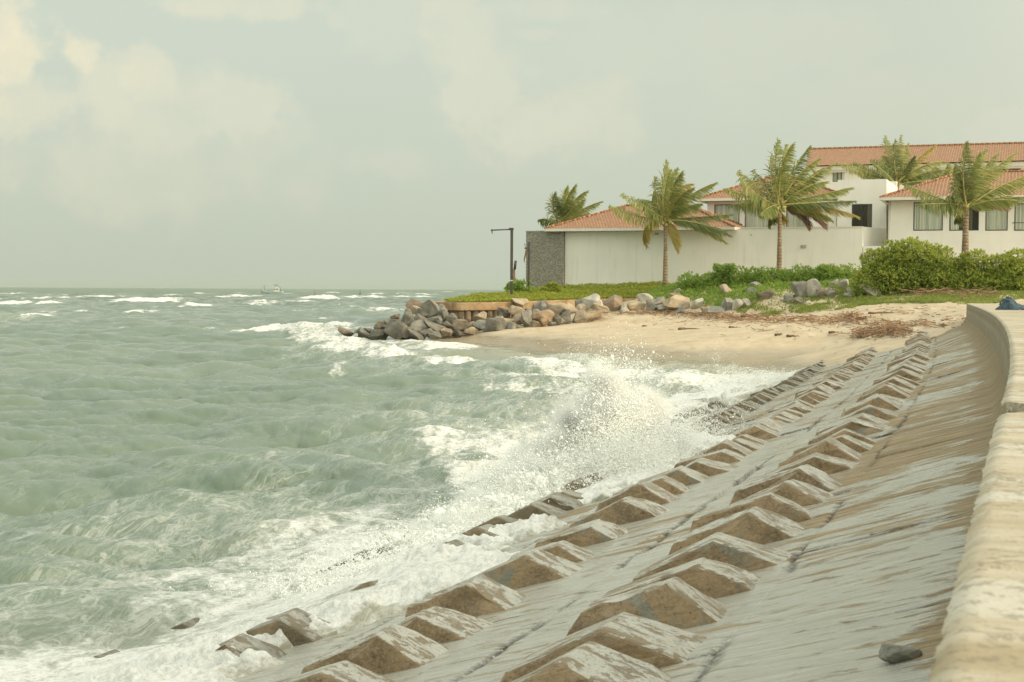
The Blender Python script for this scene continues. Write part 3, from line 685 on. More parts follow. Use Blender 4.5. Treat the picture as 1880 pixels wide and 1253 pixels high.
    for px, py, wpx, hpx, st in W:
        c = onz(px, py, 0); s = c.y / F; hw = wpx * s; hh = hpx * s * .62; dep = max(hh * 4, .03 * c.y, .9)
        m = (np.abs(x - c.x) < hw * 2.5) & (np.abs(y - c.y) < dep * 4)
        if not m.any(): continue
        xx = (x[m] - c.x) / hw; yy = (y[m] - c.y - (fbm(x[m] / hw * .9, y[m] * 0 + px, seed=77, octv=3) - .5) * dep * 2.2 + .5 * dep * xx * xx) / dep
        prof = np.exp(-xx * xx * 1.4) * np.where(yy < 0, np.exp(-(yy * 1.6) ** 2), np.exp(-(yy * .62) ** 2))
        lump = .55 + .9 * fbm(x[m] / hw * 4.5 + px, y[m] / dep * 2.5, seed=78, octv=4)
        z[m] += hh * prof * lump
        fo = st * .82 * np.exp(-xx * xx * 1.5) * sstep(-1.7, -.5, yy) * (1 - sstep(.2, 1.5, yy)) * 1.25
        fo = fo * (.45 + .95 * fbm(x[m] / hw * 7 + py, y[m] / dep * 5, seed=79, octv=4)); foam[m] = np.maximum(foam[m], np.clip(fo, 0, 1)); lace[m] = np.maximum(lace[m], st * .9 * np.exp(-xx * xx * .7) * np.exp(-(yy * .45) ** 2))
    # surf lines running in to the beach: polylines (px, py) with half width in metres
    def seg(path, hw, st, key, rag=1.0, zz=0.0):
        P = [onz(a, b, 0) for a, b in path]; best = np.full(x.shape, 99.0); m = near & (y > 25)
        xx = x[m] + (n1[m] - .5) * 3.2 * rag + (n2[m] - .5) * 1.0 * rag; yy = y[m] + (fbm(x[m] * .5, y[m] * .3, seed=48) - .5) * 5 * rag
        bd = np.full(xx.shape, 99.0)
        for a, b in zip(P[:-1], P[1:]):
            e = b - a; L2 = e.x ** 2 + e.y ** 2; t = np.clip(((xx - a.x) * e.x + (yy - a.y) * e.y) / L2, 0, 1)
            bd = np.minimum(bd, np.hypot(xx - a.x - t * e.x, yy - a.y - t * e.y))
        g = st * (1 - sstep(hw * .35, hw * 1.5, bd))
        if key == 'f': foam[m] = np.maximum(foam[m], g)
        else: lace[m] = np.maximum(lace[m], g)
        if zz: z[m] += zz * (1 - sstep(0, hw * 1.4, bd)) * (.6 + .8 * n3[m])
    seg([(540, 606), (575, 618), (620, 640), (690, 656), (770, 660)], 2.4, .54, 'f', 1, .22)
    seg([(560, 600), (610, 603), (680, 636), (760, 640)], 4.0, .40, 'f', 1, .10)
    seg([(470, 612), (540, 606)], 2.0, .7, 'f', 1, .25)
    seg([(690, 655), (800, 668), (890, 672), (985, 682), (1065, 684)], 1.3, .56, 'f', .8, .16)
    seg([(640, 650), (760, 668), (900, 690), (1060, 694)], 5.0, .62, 'l', 1)
    seg([(760, 636), (840, 634), (800, 645)], 1.8, .6, 'f', 1)
    seg([(900, 664), (1000, 661), (1080, 654), (1140, 653)], 1.0, .55, 'f', .4)
    seg([(1080, 668), (1200, 676), (1330, 680), (1430, 678)], 4.2, .85, 'l', .6)
    seg([(1040, 690), (1180, 700), (1300, 705), (1400, 695)], 2.6, .58, 'f', .6, .05)
    seg([(1000, 716), (1120, 730), (1240, 745), (1300, 735)], 3.0, .50, 'f', .8)
    seg([(930, 740), (1050, 760), (1200, 780)], 3.0, .62, 'l', .8)
    seg([(760, 790), (850, 800), (930, 830)], 1.0, .52, 'f', .9, .10); seg([(800, 812), (880, 835), (930, 850)], 1.1, .5, 'f', .9, .08)
    # run-up over the lower slabs: water film with lumpy foam, its lip wandering between the rows
    lip = 5.15 + (fbm(u * .55, u * 0, seed=51) - .5) * 2.6 + (fbm(u * 2.1, u * 0 + 3, seed=52) - .5) * 1.0
    lip = lip + (fbm(u * 6.5, v * 2.0, seed=59, octv=4) - .5) * .55
    lip = lip - .55 * np.exp(-((u - 9.5) / 2.2) ** 2) - .5 * np.exp(-((u - 13.0) / 1.4) ** 2) + .95 * sstep(14.2, 15.0, u) * (1 - sstep(16.2, 17.2, u)) - .9 * np.exp(-((u - 20.) / 3) ** 2)
    lip = lip + 2.25 * sstep(25, 31, u) - .9 * sstep(38, 48, u) - .3 * sstep(48, 56, u)
    inn = v - lip                      # metres seaward of the lip
    film = -.012 + .025 * sstep(0, .08, inn) + .01 * sstep(.05, .8, inn) + .09 * sstep(.35, .9, inn) * (1 - sstep(13, 14.5, u)) * (1 - .9 * np.exp(-((u - 10.3) / .55) ** 2)) + .05 * sstep(.5, 2.0, inn)
    fro = np.exp(-((inn - .75) / .75) ** 2) * (1 - sstep(24, 30, u)) + .35 * np.exp(-((inn - .3) / .4) ** 2)
    bil = np.abs(fbm(x * 2.4, y * 2.4, seed=53, octv=4) - .5) * 2; bil2 = 1 - np.abs(fbm(x * 5.5, y * 5.5, seed=54, octv=3) - .5) * 3.2
    lump = fro * sstep(0, .25, inn) * (.02 + .115 * np.clip(1 - bil * 1.8, 0, 1) + .025 * np.clip(bil2, 0, 1) + .022 * np.clip(1 - np.abs(fbm(x * 11, y * 11, seed=57, octv=2) - .5) * 4, 0, 1)) * (.35 + 1.1 * fbm(u * .7, v * .7, seed=58)) 
    zr = zs + film + lump
    z = np.where(slab_on & (u < 22), z * (1 - .5 * np.exp(-((v - 7.5) / 1.3) ** 2)) - .05 * np.exp(-((v - 7.5) / .9) ** 2), z)
    m = slab_on & (inn > 0)
    z = np.where(slab_on & (v < 7.5), np.minimum(z, zr + .35 * sstep(0, 3, inn)), z)
    sm = .12                               # smooth union of sea and run-up film
    hh = np.clip(.5 + .5 * (zr - z) / sm, 0, 1); zu = z * (1 - hh) + zr * hh + sm * hh * (1 - hh)
    z = np.where(m, zu, z)
    dry = slab_on & (inn <= 0)
    z = np.where(dry, np.minimum(zs - .012 + np.maximum(inn, -.6) * .35, zs), z)
    k = np.exp(-np.clip(inn, 0, 99) / 3.2)
    ok = (slab_on | ((v >= 10) & (v < 26) & (u < 58))) & (inn > 0)
    bandf = np.clip(1.15 * (1 - sstep(.7, 3.4, inn + (n2 - .5) * 2.6)), 0, 1)
    rf = np.maximum(bandf * (.50 + .46 * sstep(.0, .55, inn + (n3 - .5) * .5)), .56 * np.exp(-((inn - 2.4) / 2.6) ** 2)) * (1 - .35 * sstep(26, 32, u))
    foam = np.where(ok, np.maximum(foam, rf), foam)
    lace = np.where(ok, np.maximum(lace, np.clip(.98 * np.exp(-(np.clip(inn - 1.5, 0, 99) / 7.5) ** 1.6), 0, 1)), lace)
    for cx_, cy_, rad_, st_ in ((1090, 862, 3.2, 1.0), (1170, 850, 3.0, .95), (1000, 905, 2.0, .9), (1180, 790, 4.5, .62), (930, 880, 2.2, .6)):
        c = onz(cx_, cy_, 0); dd = np.hypot(x - c.x, (y - c.y) * .6); foam = np.maximum(foam, st_ * (1 - sstep(rad_ * .3, rad_, dd + (n2 - .5) * 2)))
    # foam-streaked trough along the whole near shore
    lace = np.maximum(lace, .50 * (1 - sstep(6, 20, v)) * (u < 60) * (v > 3) * sstep(.3, .6, n1 + .12))
    foam = np.maximum(foam, .35 * np.exp(-((v - 12.5) / 4.5) ** 2) * sstep(.42, .62, n1) * (u < 24))
    # swash on the sand: thin sheet of water, no waves
    shallow = (1 - sstep(.15, 1.6, d)) * (r < 170)
    shallow = np.maximum(shallow, np.where(slab_on, (1 - sstep(1.5, 5, inn)) * .4, 0))
    ax = np.where(slab_on, np.clip((v - 7) / 3, 0, 1), 1)
    V = np.stack([x + ox * ax, y + oy * ax, z], -1)
    keep = ~((V[:, 2] < zs - .12) & (slab_on) & (v < 9)) | (r > 75)
    fl = grid_faces(*sh).reshape(-1, 4)
    # drop faces wholly inland
    inland = (x > 0) & near & (d < -.8) | ((v < 1.5) & (u < 62) & (u > -30)) | ((x > 30) & (y < 300) & (y > 60))
    fk = ~(inland[fl].all(1))
    fl = fl[fk]
    used = np.zeros(len(x), bool); used[fl.ravel()] = True; idx = np.cumsum(used) - 1
    me = mesh_np('sea', V[used], idx[fl].ravel(), 4, True)
    for nm, a in (('foam', foam), ('lace', lace), ('shallow', shallow)):
        at_ = me.attributes.new(nm, 'FLOAT', 'POINT'); at_.data.foreach_set('value', np.clip(a[used], 0, 1).astype(np.float32))
    o = obj('sea', me, M['water']); o['kind'] = 'structure'
build_sea()

# ------------------------------------------------------------------ spray thrown up where a wave meets the blocks
OCT_V = np.array([(1, 0, 0), (-1, 0, 0), (0, 1, 0), (0, -1, 0), (0, 0, 1), (0, 0, -1)], float)
OCT_F = np.array([(0, 2, 4), (2, 1, 4), (1, 3, 4), (3, 0, 4), (2, 0, 5), (1, 2, 5), (3, 1, 5), (0, 3, 5)])
def droplets(name, P, rad, stretch=None):
    n = len(P); R = np.random.default_rng(len(P)); sc = rad[:, None, None] * (1 + R.uniform(-.3, .3, (n, 6, 1)))
    off = OCT_V[None] * sc
    if stretch is not None: off = off + stretch[:, None, :] * (off @ np.array([0, 0, 1.]))[:, :, None]
    V = (P[:, None, :] + off).reshape(-1, 3); Fc = (OCT_F[None] + (np.arange(n) * 6)[:, None, None]).reshape(-1)
    return mesh_np(name, V, Fc, 3, False)
bmi = bmesh.new(); bmesh.ops.create_icosphere(bmi, subdivisions=2, radius=1); bmi.verts.ensure_lookup_table()
ICO_V = np.array([v.co[:] for v in bmi.verts]); ICO_F = np.array([[v.index for v in f.verts] for f in bmi.faces]); bmi.free()
def froth(clumps, R):
    """ragged lumps of foam: (px, py, level z, sx, sy, top height, size, number)"""
    VV = []; FF = []; b0 = 0
    for px, py, z0, sx, sy, top, size, num in clumps:
        b = onz(px, py, z0); hgt = top * R.beta(1.0, 2.2, num); sh = 1 - .6 * hgt / max(top, .01)
        c = np.stack([b.x + R.normal(0, sx, num) * sh, b.y + R.normal(0, sy, num) * sh, z0 - .05 + hgt], -1)
        r = size * np.exp(R.normal(0, .5, num)) * (1.1 - .6 * hgt / max(top, .01))
        d = ICO_V[None] * (1 + (fbm(ICO_V[None, :, 0] * 1.9 + c[:, :1] * 31, ICO_V[None, :, 1] * 1.9 + c[:, 1:2] * 17, ICO_V[None, :, 2] * 1.9 + c[:, 2:] * 23, seed=71, octv=3) - .5)[..., None] * 1.7) * r[:, None, None]
        VV.append((c[:, None] + d * np.array([1, 1, 1.15])).reshape(-1, 3)); FF.append((ICO_F[None] + (np.arange(num) * len(ICO_V))[:, None, None] + b0).reshape(-1)); b0 += num * len(ICO_V)
    return np.concatenate(VV), np.concatenate(FF)
def build_splash(name, label, jets, seed, clumps=None):
    """jets: (px, py, level z, depth spread, along spread, mean speed, lean x, lean y, spread, threads, droplets per thread, mist)"""
    R = np.random.default_rng(seed); PP = []; RR = []; MP = []; MR = []
    for px, py, z0, sx, sy, sp, lx, ly, spr, nth, per, mist in jets:
        b = onz(px, py, z0)
        th = np.stack([b.x + R.normal(0, sx, nth), b.y + R.normal(0, sy, nth), np.full(nth, z0 - .1)], -1)
        v0 = np.stack([R.normal(lx, spr, nth), R.normal(ly, spr, nth), sp * (.35 + .72 * R.beta(1.8, 1.5, nth))], -1)
        T = R.uniform(.25, 1.0, nth) * (v0[:, 2] / 9.8) * 1.5
        fr = R.beta(1.3, 1.2, (nth, per)); t = fr * T[:, None]
        dv = R.normal(0, 1, (nth, per, 3)) * (.10 + .32 * fr[..., None]) * (.35 + np.minimum(R.exponential(.45, (nth, 1, 1)), 1.4))
        p = th[:, None] + (v0[:, None] + dv) * t[..., None]; p[..., 2] -= 4.9 * t ** 2
        rad = np.exp(R.normal(math.log(.0040), .55, (nth, per))) * (.8 + .4 * fr)
        PP.append(p.reshape(-1, 3)); RR.append(rad.ravel())
        if mist:
            mist = int(mist * 1.3)
            mt = R.integers(0, nth, mist); t2 = R.beta(1.1, 1.5, mist) * T[mt]
            p = th[mt] + v0[mt] * t2[:, None]; p[:, 2] -= 4.9 * t2 ** 2; p += R.normal(0, 1, (mist, 3)) * (.05 + .30 * t2[:, None])
            MP.append(p); MR.append(np.exp(R.normal(math.log(.0062), .45, mist)))
    P = np.concatenate(PP); r = np.concatenate(RR)
    r = r * np.where(R.random(len(r)) < .06, R.uniform(1.3, 2.1, len(r)), 1)
    k = P[:, 2] > -.05; P = P[k]; r = r[k]
    me = droplets(name, P, r)
    if MP:          # finest drops: tiny four-faced grains
        Q = np.concatenate(MP); q = np.concatenate(MR); k = Q[:, 2] > -.05; Q = Q[k]; q = q[k]; T4 = np.array([(1, 1, 1), (1, -1, -1), (-1, 1, -1), (-1, -1, 1)]) / 1.7
        a = R.uniform(0, 6.28, len(Q)); ca, sa = np.cos(a), np.sin(a); t4 = np.stack([T4[None, :, 0] * ca[:, None] - T4[None, :, 1] * sa[:, None], T4[None, :, 0] * sa[:, None] + T4[None, :, 1] * ca[:, None], np.tile(T4[None, :, 2], (len(Q), 1))], -1)
        VM = (Q[:, None] + t4 * q[:, None, None]).reshape(-1, 3); FM = (np.array([(0, 1, 2), (0, 3, 1), (0, 2, 3), (1, 3, 2)])[None] + (np.arange(len(Q)) * 4)[:, None, None]).reshape(-1)
        n0 = len(me.vertices); co = np.empty(n0 * 3, np.float32); me.vertices.foreach_get('co', co); li = np.empty(len(me.loops), np.int32); me.loops.foreach_get('vertex_index', li)
        me = mesh_np(name, np.concatenate([co.reshape(-1, 3), VM]), np.concatenate([li, FM + n0]), 3, False)
    if clumps:
        V2, F2 = froth(clumps, R); n0 = len(me.vertices); co = np.empty(n0 * 3, np.float32); me.vertices.foreach_get('co', co); li = np.empty(len(me.loops), np.int32); me.loops.foreach_get('vertex_index', li)
        me = mesh_np(name, np.concatenate([co.reshape(-1, 3), V2]), np.concatenate([li, F2 + n0]), 3, False)
    o = obj(name, me, M['drop']); tag(o, label, 'sea spray', None, 'stuff'); return len(P)
SCALE = 1.0
n = build_splash('sea_spray', 'tall burst of white spray where a wave hits the lower blocks', [
    # px, py, z, sx, sy, speed, leanx, leany, spread, threads, per, mist
    (1105, 880, .35, .24, .7, 6.1, .15, .15, .26, 600, 40, 34000),
    (1130, 885, .35, .32, .8, 5.3, .35, .1, .40, 700, 38, 34000),
    (1180, 880, .40, .34, .9, 4.5, .5, .1, .45, 650, 38, 30000),
    (1060, 890, .30, .42, .8, 4.3, -.15, 0, .42, 650, 36, 30000),
    (990, 910, .30, .42, .6, 3.3, -.1, 0, .4, 550, 32, 26000),
    (1225, 855, .45, .28, 1.0, 2.9, .6, .2, .5, 500, 34, 18000),
    (1270, 810, .35, .35, 1.6, 3.2, 1.1, .3, .8, 300, 34, 3500),
    (1330, 775, .3, .5, 1.8, 3.2, 1.1, .3, .9, 170, 30, 1500),
    (915, 940, .35, .35, .5, 1.9, 0, 0, .35, 420, 30, 15000),
    (840, 985, .35, .5, .45, 1.4, 0, 0, .35, 400, 28, 11000),
    (740, 1030, .35, .6, .4, 1.0, 0, 0, .3, 320, 26, 7000),
    (650, 1065, .35, .6, .3, .8, 0, 0, .3, 200, 24, 3000),
    (910, 1010, .4, .3, .3, 1.3, .3, 0, .35, 260, 26, 4000),
    (1115, 870, .35, .20, .5, 5.9, .1, .2, .28, 60, 34, 2500)], 5,
    # px, py, z, sx, sy, top, size, number
    [(1110, 885, .3, .30, .5, 1.2, .028, 900), (1060, 895, .3, .42, .5, .75, .028, 800), (1180, 875, .35, .38, .5, .8, .026, 700), (990, 915, .3, .42, .4, .45, .026, 700), (915, 945, .3, .4, .35, .34, .024, 450), (840, 990, .3, .5, .3, .22, .02, 350)])
n2 = build_splash('sea_spray', 'small burst of spray against the far blocks beside the sand', [
    (1395, 700, .15, .8, 2.4, 2.8, .6, .2, .55, 320, 26, 7000),
    (1440, 688, .2, .6, 1.6, 1.6, .5, .2, .5, 200, 22, 3500)], 6)
n3 = build_splash('sea_spray', 'lone thin jet of drops leaping in front of the sand', [
    (1316, 690, .1, .10, .3, 5.7, .03, .1, .12, 16, 40, 150), (1300, 690, .1, .6, .8, 5.0, .1, .1, .5, 40, 6, 60)], 7)
print('droplets', n, n2, n3)

# ------------------------------------------------------------------ buildings
PHI = math.radians(20)
E1 = Vector((math.cos(PHI), -math.sin(PHI), 0)); E2 = Vector((math.sin(PHI), math.cos(PHI), 0))
class Front:
    """a facade plane through a pixel at a depth; local x runs right along it, y back, z up from 0 = eye-independent level"""
    def __init__(s, px, Y, z0): p = at(px, 530, Y); s.o = Vector((p.x, p.y, z0))
    def x(s, px):       # local x of the plane point seen at px
        d = ray(px, 530); # solve o + E1 t = EYE + d k in plan
        det = E1.x * -d.y + d.x * E1.y
        bx, by = -s.o.x, -s.o.y
        return (bx * -d.y + d.x * by) / det
    def y_of(s, t): return (s.o + E1 * t).y
    def z(s, px, py):   # local z at that pixel on the plane
        t = s.x(px); return at(px, py, s.y_of(t)).z - s.o.z
    def root(s, name, label, cat, group=None): return empty(name, s.o, label, cat, group, -PHI)
def set_uv(me, fn):
    lay = me.uv_layers.new(name='UVMap')
    for p in me.polygons:
        for li in p.loop_indices: lay.data[li].uv = fn(me.vertices[me.loops[li].vertex_index].co, p)
def hip_roof(root, x0, x1, y0, y1, z, h, run=None, gable=False):
    """hipped roof with eaves rectangle at z and a closed soffit; ridge caps as their own part"""
    run = (y1 - y0) / 2 if run is None else run
    ym = (y0 + y1) / 2; a, b, c, d = (x0, y0, z), (x1, y0, z), (x1, y1, z), (x0, y1, z); e, f = (x0 + run, ym, z + h), (x1 - run, ym, z + h)
    mb = MB(); th = .10
    mb.add([a, b, c, d, e, f], [(0, 1, 5, 4), (1, 2, 5), (2, 3, 4, 5), (3, 0, 4), (0, 3, 2, 1)])
    o = mb.build('roof', M['tile'], root)
    def uv(co, p):
        n = p.normal
        if abs(n.z) > .99: return (co.x, co.y)
        hx = Vector((-n.y, n.x, 0)).normalized(); sx = n.cross(hx)
        return (co.dot(hx), co.dot(sx))
    set_uv(o.data, uv)
    rc = MB()
    def cap(p, q):
        p, q = Vector(p), Vector(q); L = (q - p).length; n = max(2, int(L / .42)); pts = []; rad = []
        for i in range(n): 
            s0, s1 = p.lerp(q, i / n), p.lerp(q, (i + 1.08) / n); rc.tube([s0 + Vector((0, 0, .02)), s1 + Vector((0, 0, .05))], [.11, .085], 6)
    cap(a, e); cap(b, f); cap(c, f); cap(d, e); cap(e, f)
    r = rc.build('ridge_cap', M['tile'], o, True); set_uv(r.data, lambda co, p: (co.x * .9, co.y * .9))
    fa = MB(); t = .22
    for (p, q) in ((a, b), (b, c), (c, d), (d, a)):
        p, q = Vector(p), Vector(q); dn = (q - p).normalized(); nrm = Vector((dn.y, -dn.x, 0)) * .03
        fa.add([p + nrm + Vector((0, 0, -.004)), q + nrm + Vector((0, 0, -.004)), q + nrm + Vector((0, 0, -t)), p + nrm + Vector((0, 0, -t)), p - nrm * 8 + Vector((0, 0, -.004)), q - nrm * 8 + Vector((0, 0, -.004)), q - nrm * 8 + Vector((0, 0, -t)), p - nrm * 8 + Vector((0, 0, -t))],
               [(0, 1, 2, 3), (4, 7, 6, 5), (3, 2, 6, 7), (0, 4, 5, 1), (0, 3, 7, 4), (1, 5, 6, 2)])
    fa.build('fascia', M['white'], root)
    return o
def window(root, x0, x1, z0, z1, kind='curtain', mull=0, y=0.0, open_at=None):
    """opening set into the wall: dark frame, pane with the curtain or dark room behind"""
    fr = MB(); w = .06; y0, y1 = y - .012, y + .10
    fr.box(x0, x0 + w, y0, y1, z0, z1); fr.box(x1 - w, x1, y0, y1, z0, z1); fr.box(x0 + w, x1 - w, y0, y1, z0, z0 + w); fr.box(x0 + w, x1 - w, y0, y1, z1 - w, z1)
    for m in range(mull):
        q = x0 + (x1 - x0) * (m + 1) / (mull + 1); fr.box(q - .03, q + .03, y0 + .004, y1 - .004, z0 + w, z1 - w)
    o = fr.build('window', M['frame'], root)
    pn = MB(); n = 28
    if kind == 'dark':
        pn.box(x0 + w, x1 - w, y + .05, y + .09, z0 + w, z1 - w); pn.build('pane', M['darkglass'], o)
    else:       # pleated curtain
        xs = np.linspace(x0 + w, x1 - w, n * 3); vs = []; fs = []
        for i, q in enumerate(xs):
            yy = y + .06 + .022 * math.sin(i * 1.35 + math.sin(i * .5)); vs += [(q, yy, z0 + w), (q, yy, z1 - w)]
        for i in range(len(xs) - 1): fs.append((2 * i, 2 * i + 2, 2 * i + 3, 2 * i + 1))
        pn.add(vs, fs); pn.build('curtain', M['curtain'], o)
        if open_at:
            d = MB(); a, b = open_at; d.box(x0 + (x1 - x0) * a, x0 + (x1 - x0) * b, y + .025, y + .036, z0 + w + .004, z1 - w - .004); d.build('pane', M['darkglass'], o)
    return o
def wall_with_holes(root, name, mat, x0, x1, z0, z1, depth, holes, y=0.0):
    """front wall slab with real openings, plus its sides, as one mesh"""
    xs = sorted({x0, x1} | {h[0] for h in holes} | {h[1] for h in holes}); zs = sorted({z0, z1} | {h[2] for h in holes} | {h[3] for h in holes})
    mb = MB(); T = .25
    def solid(i, k):
        cx, cz = (xs[i] + xs[i + 1]) / 2, (zs[k] + zs[k + 1]) / 2
        return not any(h[0] < cx < h[1] and h[2] < cz < h[3] for h in holes)
    for i in range(len(xs) - 1):
        for k in range(len(zs) - 1):
            if solid(i, k):
                a, b, c, d = xs[i], xs[i + 1], zs[k], zs[k + 1]
                mb.add([(a, y, c), (b, y, c), (b, y, d), (a, y, d)], [(0, 1, 2, 3)])
    for h in holes:
        a, b, c, d = h; mb.add([(a, y, c), (b, y, c), (b, y, d), (a, y, d), (a, y + T, c), (b, y + T, c), (b, y + T, d), (a, y + T, d)], [(0, 4, 5, 1), (1, 5, 6, 2), (2, 6, 7, 3), (3, 7, 4, 0), (4, 7, 6, 5)])
    D = depth; mb.add([(x0, y, z0), (x1, y, z0), (x1, y + D, z0), (x0, y + D, z0), (x0, y, z1), (x1, y, z1), (x1, y + D, z1), (x0, y + D, z1)], [(1, 2, 6, 5), (2, 3, 7, 6), (3, 0, 4, 7), (4, 5, 6, 7)])
    return mb.build(name, mat, root)

# long white boundary wall with vertical grooves, and the low house that stands in its left end
W = Front(1037, 112, 2.4)
xe = W.x(1582); zt = W.z(1037, 424)
root = W.root('boundary_wall', 'long white grooved boundary wall running behind the palms and rocks', 'wall')
xh = W.x(1350)
mb = MB(); mb.box(xh + .003, xe, .004, .3, 0, zt + .04)
mb.build('wall_panel', M['plaster'], root)
mb = MB(); mb.box(xh + .3, xe + .03, -.03, .33, zt + .04, zt + .12); mb.build('coping', M['white'], root)
def vent(root, F_, px, py, w, h):
    x = F_.x(px); z = F_.z(px, py); mb = MB(); mb.box(x - w / 2, x + w / 2, -.05, -.012, z - h / 2, z + h / 2)
    for i in range(3): mb.box(x - w / 2 + .03, x + w / 2 - .03, -.062, -.05, z - h / 2 + .04 + i * h / 3.3, z - h / 2 + .07 + i * h / 3.3)
    return mb.build('vent', M['grey'], root)
vent(root, W, 1474, 453, .42, .24); vent(root, W, 1378, 432, .16, .06)
mb = MB(); p0 = Vector((xe, .3, 0)); pw = at(1627, 440, 107.6) - W.o; p1 = Vector((pw.dot(E1), pw.dot(E2), 0)); nn_ = (p1 - p0).normalized(); nq = Vector((nn_.y, -nn_.x, 0)) * -.25
mb.add([p0, p1, p1 + nq, p0 + nq, p0 + Vector((0, 0, zt + .10)), p1 + Vector((0, 0, zt + .10)), p1 + nq + Vector((0, 0, zt + .10)), p0 + nq + Vector((0, 0, zt + .10))], [(0, 1, 5, 4), (1, 2, 6, 5), (2, 3, 7, 6), (3, 0, 4, 7), (4, 5, 6, 7)])
mb.build('return_panel', M['smooth'], root)
lo = W.root('low_wall', 'short white wall stepping forward beside the tall green shrubs', 'wall')
q = W.x(1600); mb = MB(); mb.box(xe + .06, q + 4.5, .05, .35, 0, W.z(1600, 452)); mb.build('wall_panel', M['smooth'], lo)
mb = MB(); mb.box(q - .2, q + 1.3, -.35, .05, W.z(1600, 466), W.z(1600, 463)); mb.build('ledge', M['grey'], lo)

root = W.root('low_house', 'low white house with blank grooved front and brown tiled hip roof', 'house')
z_e = W.z(1037, 421); x_l = W.x(1005)
wall_with_holes(root, 'wall', M['plaster'], 0, xh, 0, z_e - .20, 10.5, [])
hip_roof(root, x_l, xh + .02, -.75, 10.9, z_e + .02, 2.05, run=5.0)
vent(root, W, 1205, 430, .34, .16)
x = W.x(1241); z = W.z(1241, 433); mb = MB(); mb.tube([(x, .02, z), (x, -.14, z)], .07, 10); mb.build('pipe_stub', M['grey'], root, True)
px0, px1 = W.x(968), -.02; root = W.root('stone_pillar', 'tall grey mosaic stone pillar at the seaward end of the low house', 'pillar')
zt2 = W.z(1000, 425.5); mb = MB(); mb.box(px0, px1, -.35, 3.2, 0, zt2); mb.build('cladding', M['mosaic'], root)
mb = MB(); mb.box(px0 - .03, px1 + .012, -.38, 3.23, zt2, zt2 + .06); mb.build('coping', M['grey'], root)

# villa behind the boundary wall
B = Front(1297, 117.5, 3.0); root = B.root('villa', 'white villa with orange hip roof and curtained windows rising behind the boundary wall', 'villa')
xr = B.x(1533); ze = B.z(1400, 364)
wins = [(1310, 1356, 376, 430), (1366, 1412, 378, 430), (1442, 1484, 380, 430)]
holes = [(B.x(a), B.x(b), B.z(a, d), B.z(a, c)) for a, b, c, d in wins]
wall_with_holes(root, 'wall', M['smooth'], 0, xr, 0, ze - .2, 9, holes)
for h in holes: window(root, *h[:2], h[2], h[3], 'curtain')
hip_roof(root, -.7, xr + .9, -.8, 9.6, ze, 2.1, run=5.3)

# flat-roofed block
K = Front(1535, 110, 3.0); root = K.root('flat_roofed_block', 'flat-roofed white block with one dark window, between two tiled roofs', 'building')
xk = K.x(1625); zk = K.z(1580, 330)
h = (K.x(1562), K.x(1599), K.z(1580, 419), K.z(1580, 375))
xb = K.x(1480)
wall_with_holes(root, 'wall', M['smooth'], 0, xk, K.z(1580, 440), zk, 9.5, [h])
mb = MB(); mb.box(xb, K.x(1530), 1.2, 5, K.z(1500, 440), K.z(1500, 368)); mb.build('side_wall', M['smooth'], root)
window(root, *h, 'dark', 1)
ac = empty('air_conditioner', at(1646, 331, 118), 'white air conditioner box on the flat white roof', 'air conditioner', None, -PHI)
ac.location.z = K.o.z + zk; mb = MB(); mb.box(-.75, .05, -.45, .45, .02, .52); mb.build('casing', M['white'], ac, False, .02)
mb = MB(); mb.tube([(.052, 0, .27), (.075, 0, .27)], .17, 16); mb.build('fan_grille', M['grey'], ac); mb = MB(); mb.box(-.7, 0, -.4, -.3, 0, .02); mb.box(-.7, 0, .3, .4, 0, .02); mb.build('foot', M['metal'], ac)

# villa on the right
C = Front(1640, 104, 3.0); root = C.root('villa', 'white villa with four wide windows and orange hip roof behind the tall shrubs', 'villa')
xc = C.x(2010); zc = C.z(1700, 363); x0c = C.x(1629)
wins = [(1675, 1729, 372, 424), (1741, 1795, 372, 424), (1807, 1848, 372, 424), (1860, 1905, 374, 424)]
holes = [(C.x(a), C.x(b), C.z(a, d), C.z(a, c)) for a, b, c, d in wins]
wall_with_holes(root, 'wall', M['smooth'], x0c, xc, -.5, zc - .2, 11, holes)
mb = MB(); mb.tube([(x0c + .12, -.05, -.5), (x0c + .12, -.05, zc - .25)], .045, 8); mb.build('downpipe', M['white'], root, True)
for i, h in enumerate(holes): window(root, *h, 'curtain', 0, 0, (.33, .97) if i == 1 else (.45, .97) if i == 3 else None)
hip_roof(root, C.x(1616), xc + .6, -.85, 11.4, zc + .01, 2.15, run=5.2)
mb = MB(); zr = C.z(1870, 410); mb.tube([(C.x(1857), -.55, zr), (C.x(1925), -.55, zr)], .025, 8); mb.tube([(C.x(1857), -.55, zr), (C.x(1857), 0, zr)], .025, 8); mb.build('balcony_rail', M['metal'], root, True)

# big building far behind
Dg = Front(1502, 150, 3.0); root = Dg.root('large_building', 'large pale building with a long orange tiled roof, farthest back', 'building')
xd = Dg.x(2080); zd = Dg.z(1600, 303)
h1 = (Dg.x(1526), Dg.x(1543), Dg.z(1535, 334), Dg.z(1535, 316)); xp = Dg.x(1548); h2 = (Dg.x(1820), Dg.x(1870), Dg.z(1840, 330), Dg.z(1840, 308))
wall_with_holes(root, 'wall', M['smooth'], 0, xd, 4, zd - .5, 16, [h1, h2])
window(root, *h1, 'curtain', 1); window(root, *h2, 'dark', 1)
mb = MB(); mb.box(-.6, xd, -.7, .4, zd - .5, zd - .1); mb.box(-.35, xd, -.45, .3, zd - .72, zd - .5); mb.build('cornice', M['white'], root)
mb = MB(); mb.box(xp, xp + .5, -.35, 0, 5, zd - .72); mb.build('pilaster', M['white'], root)
mb = MB(); hz = Dg.z(1600, 265) - zd
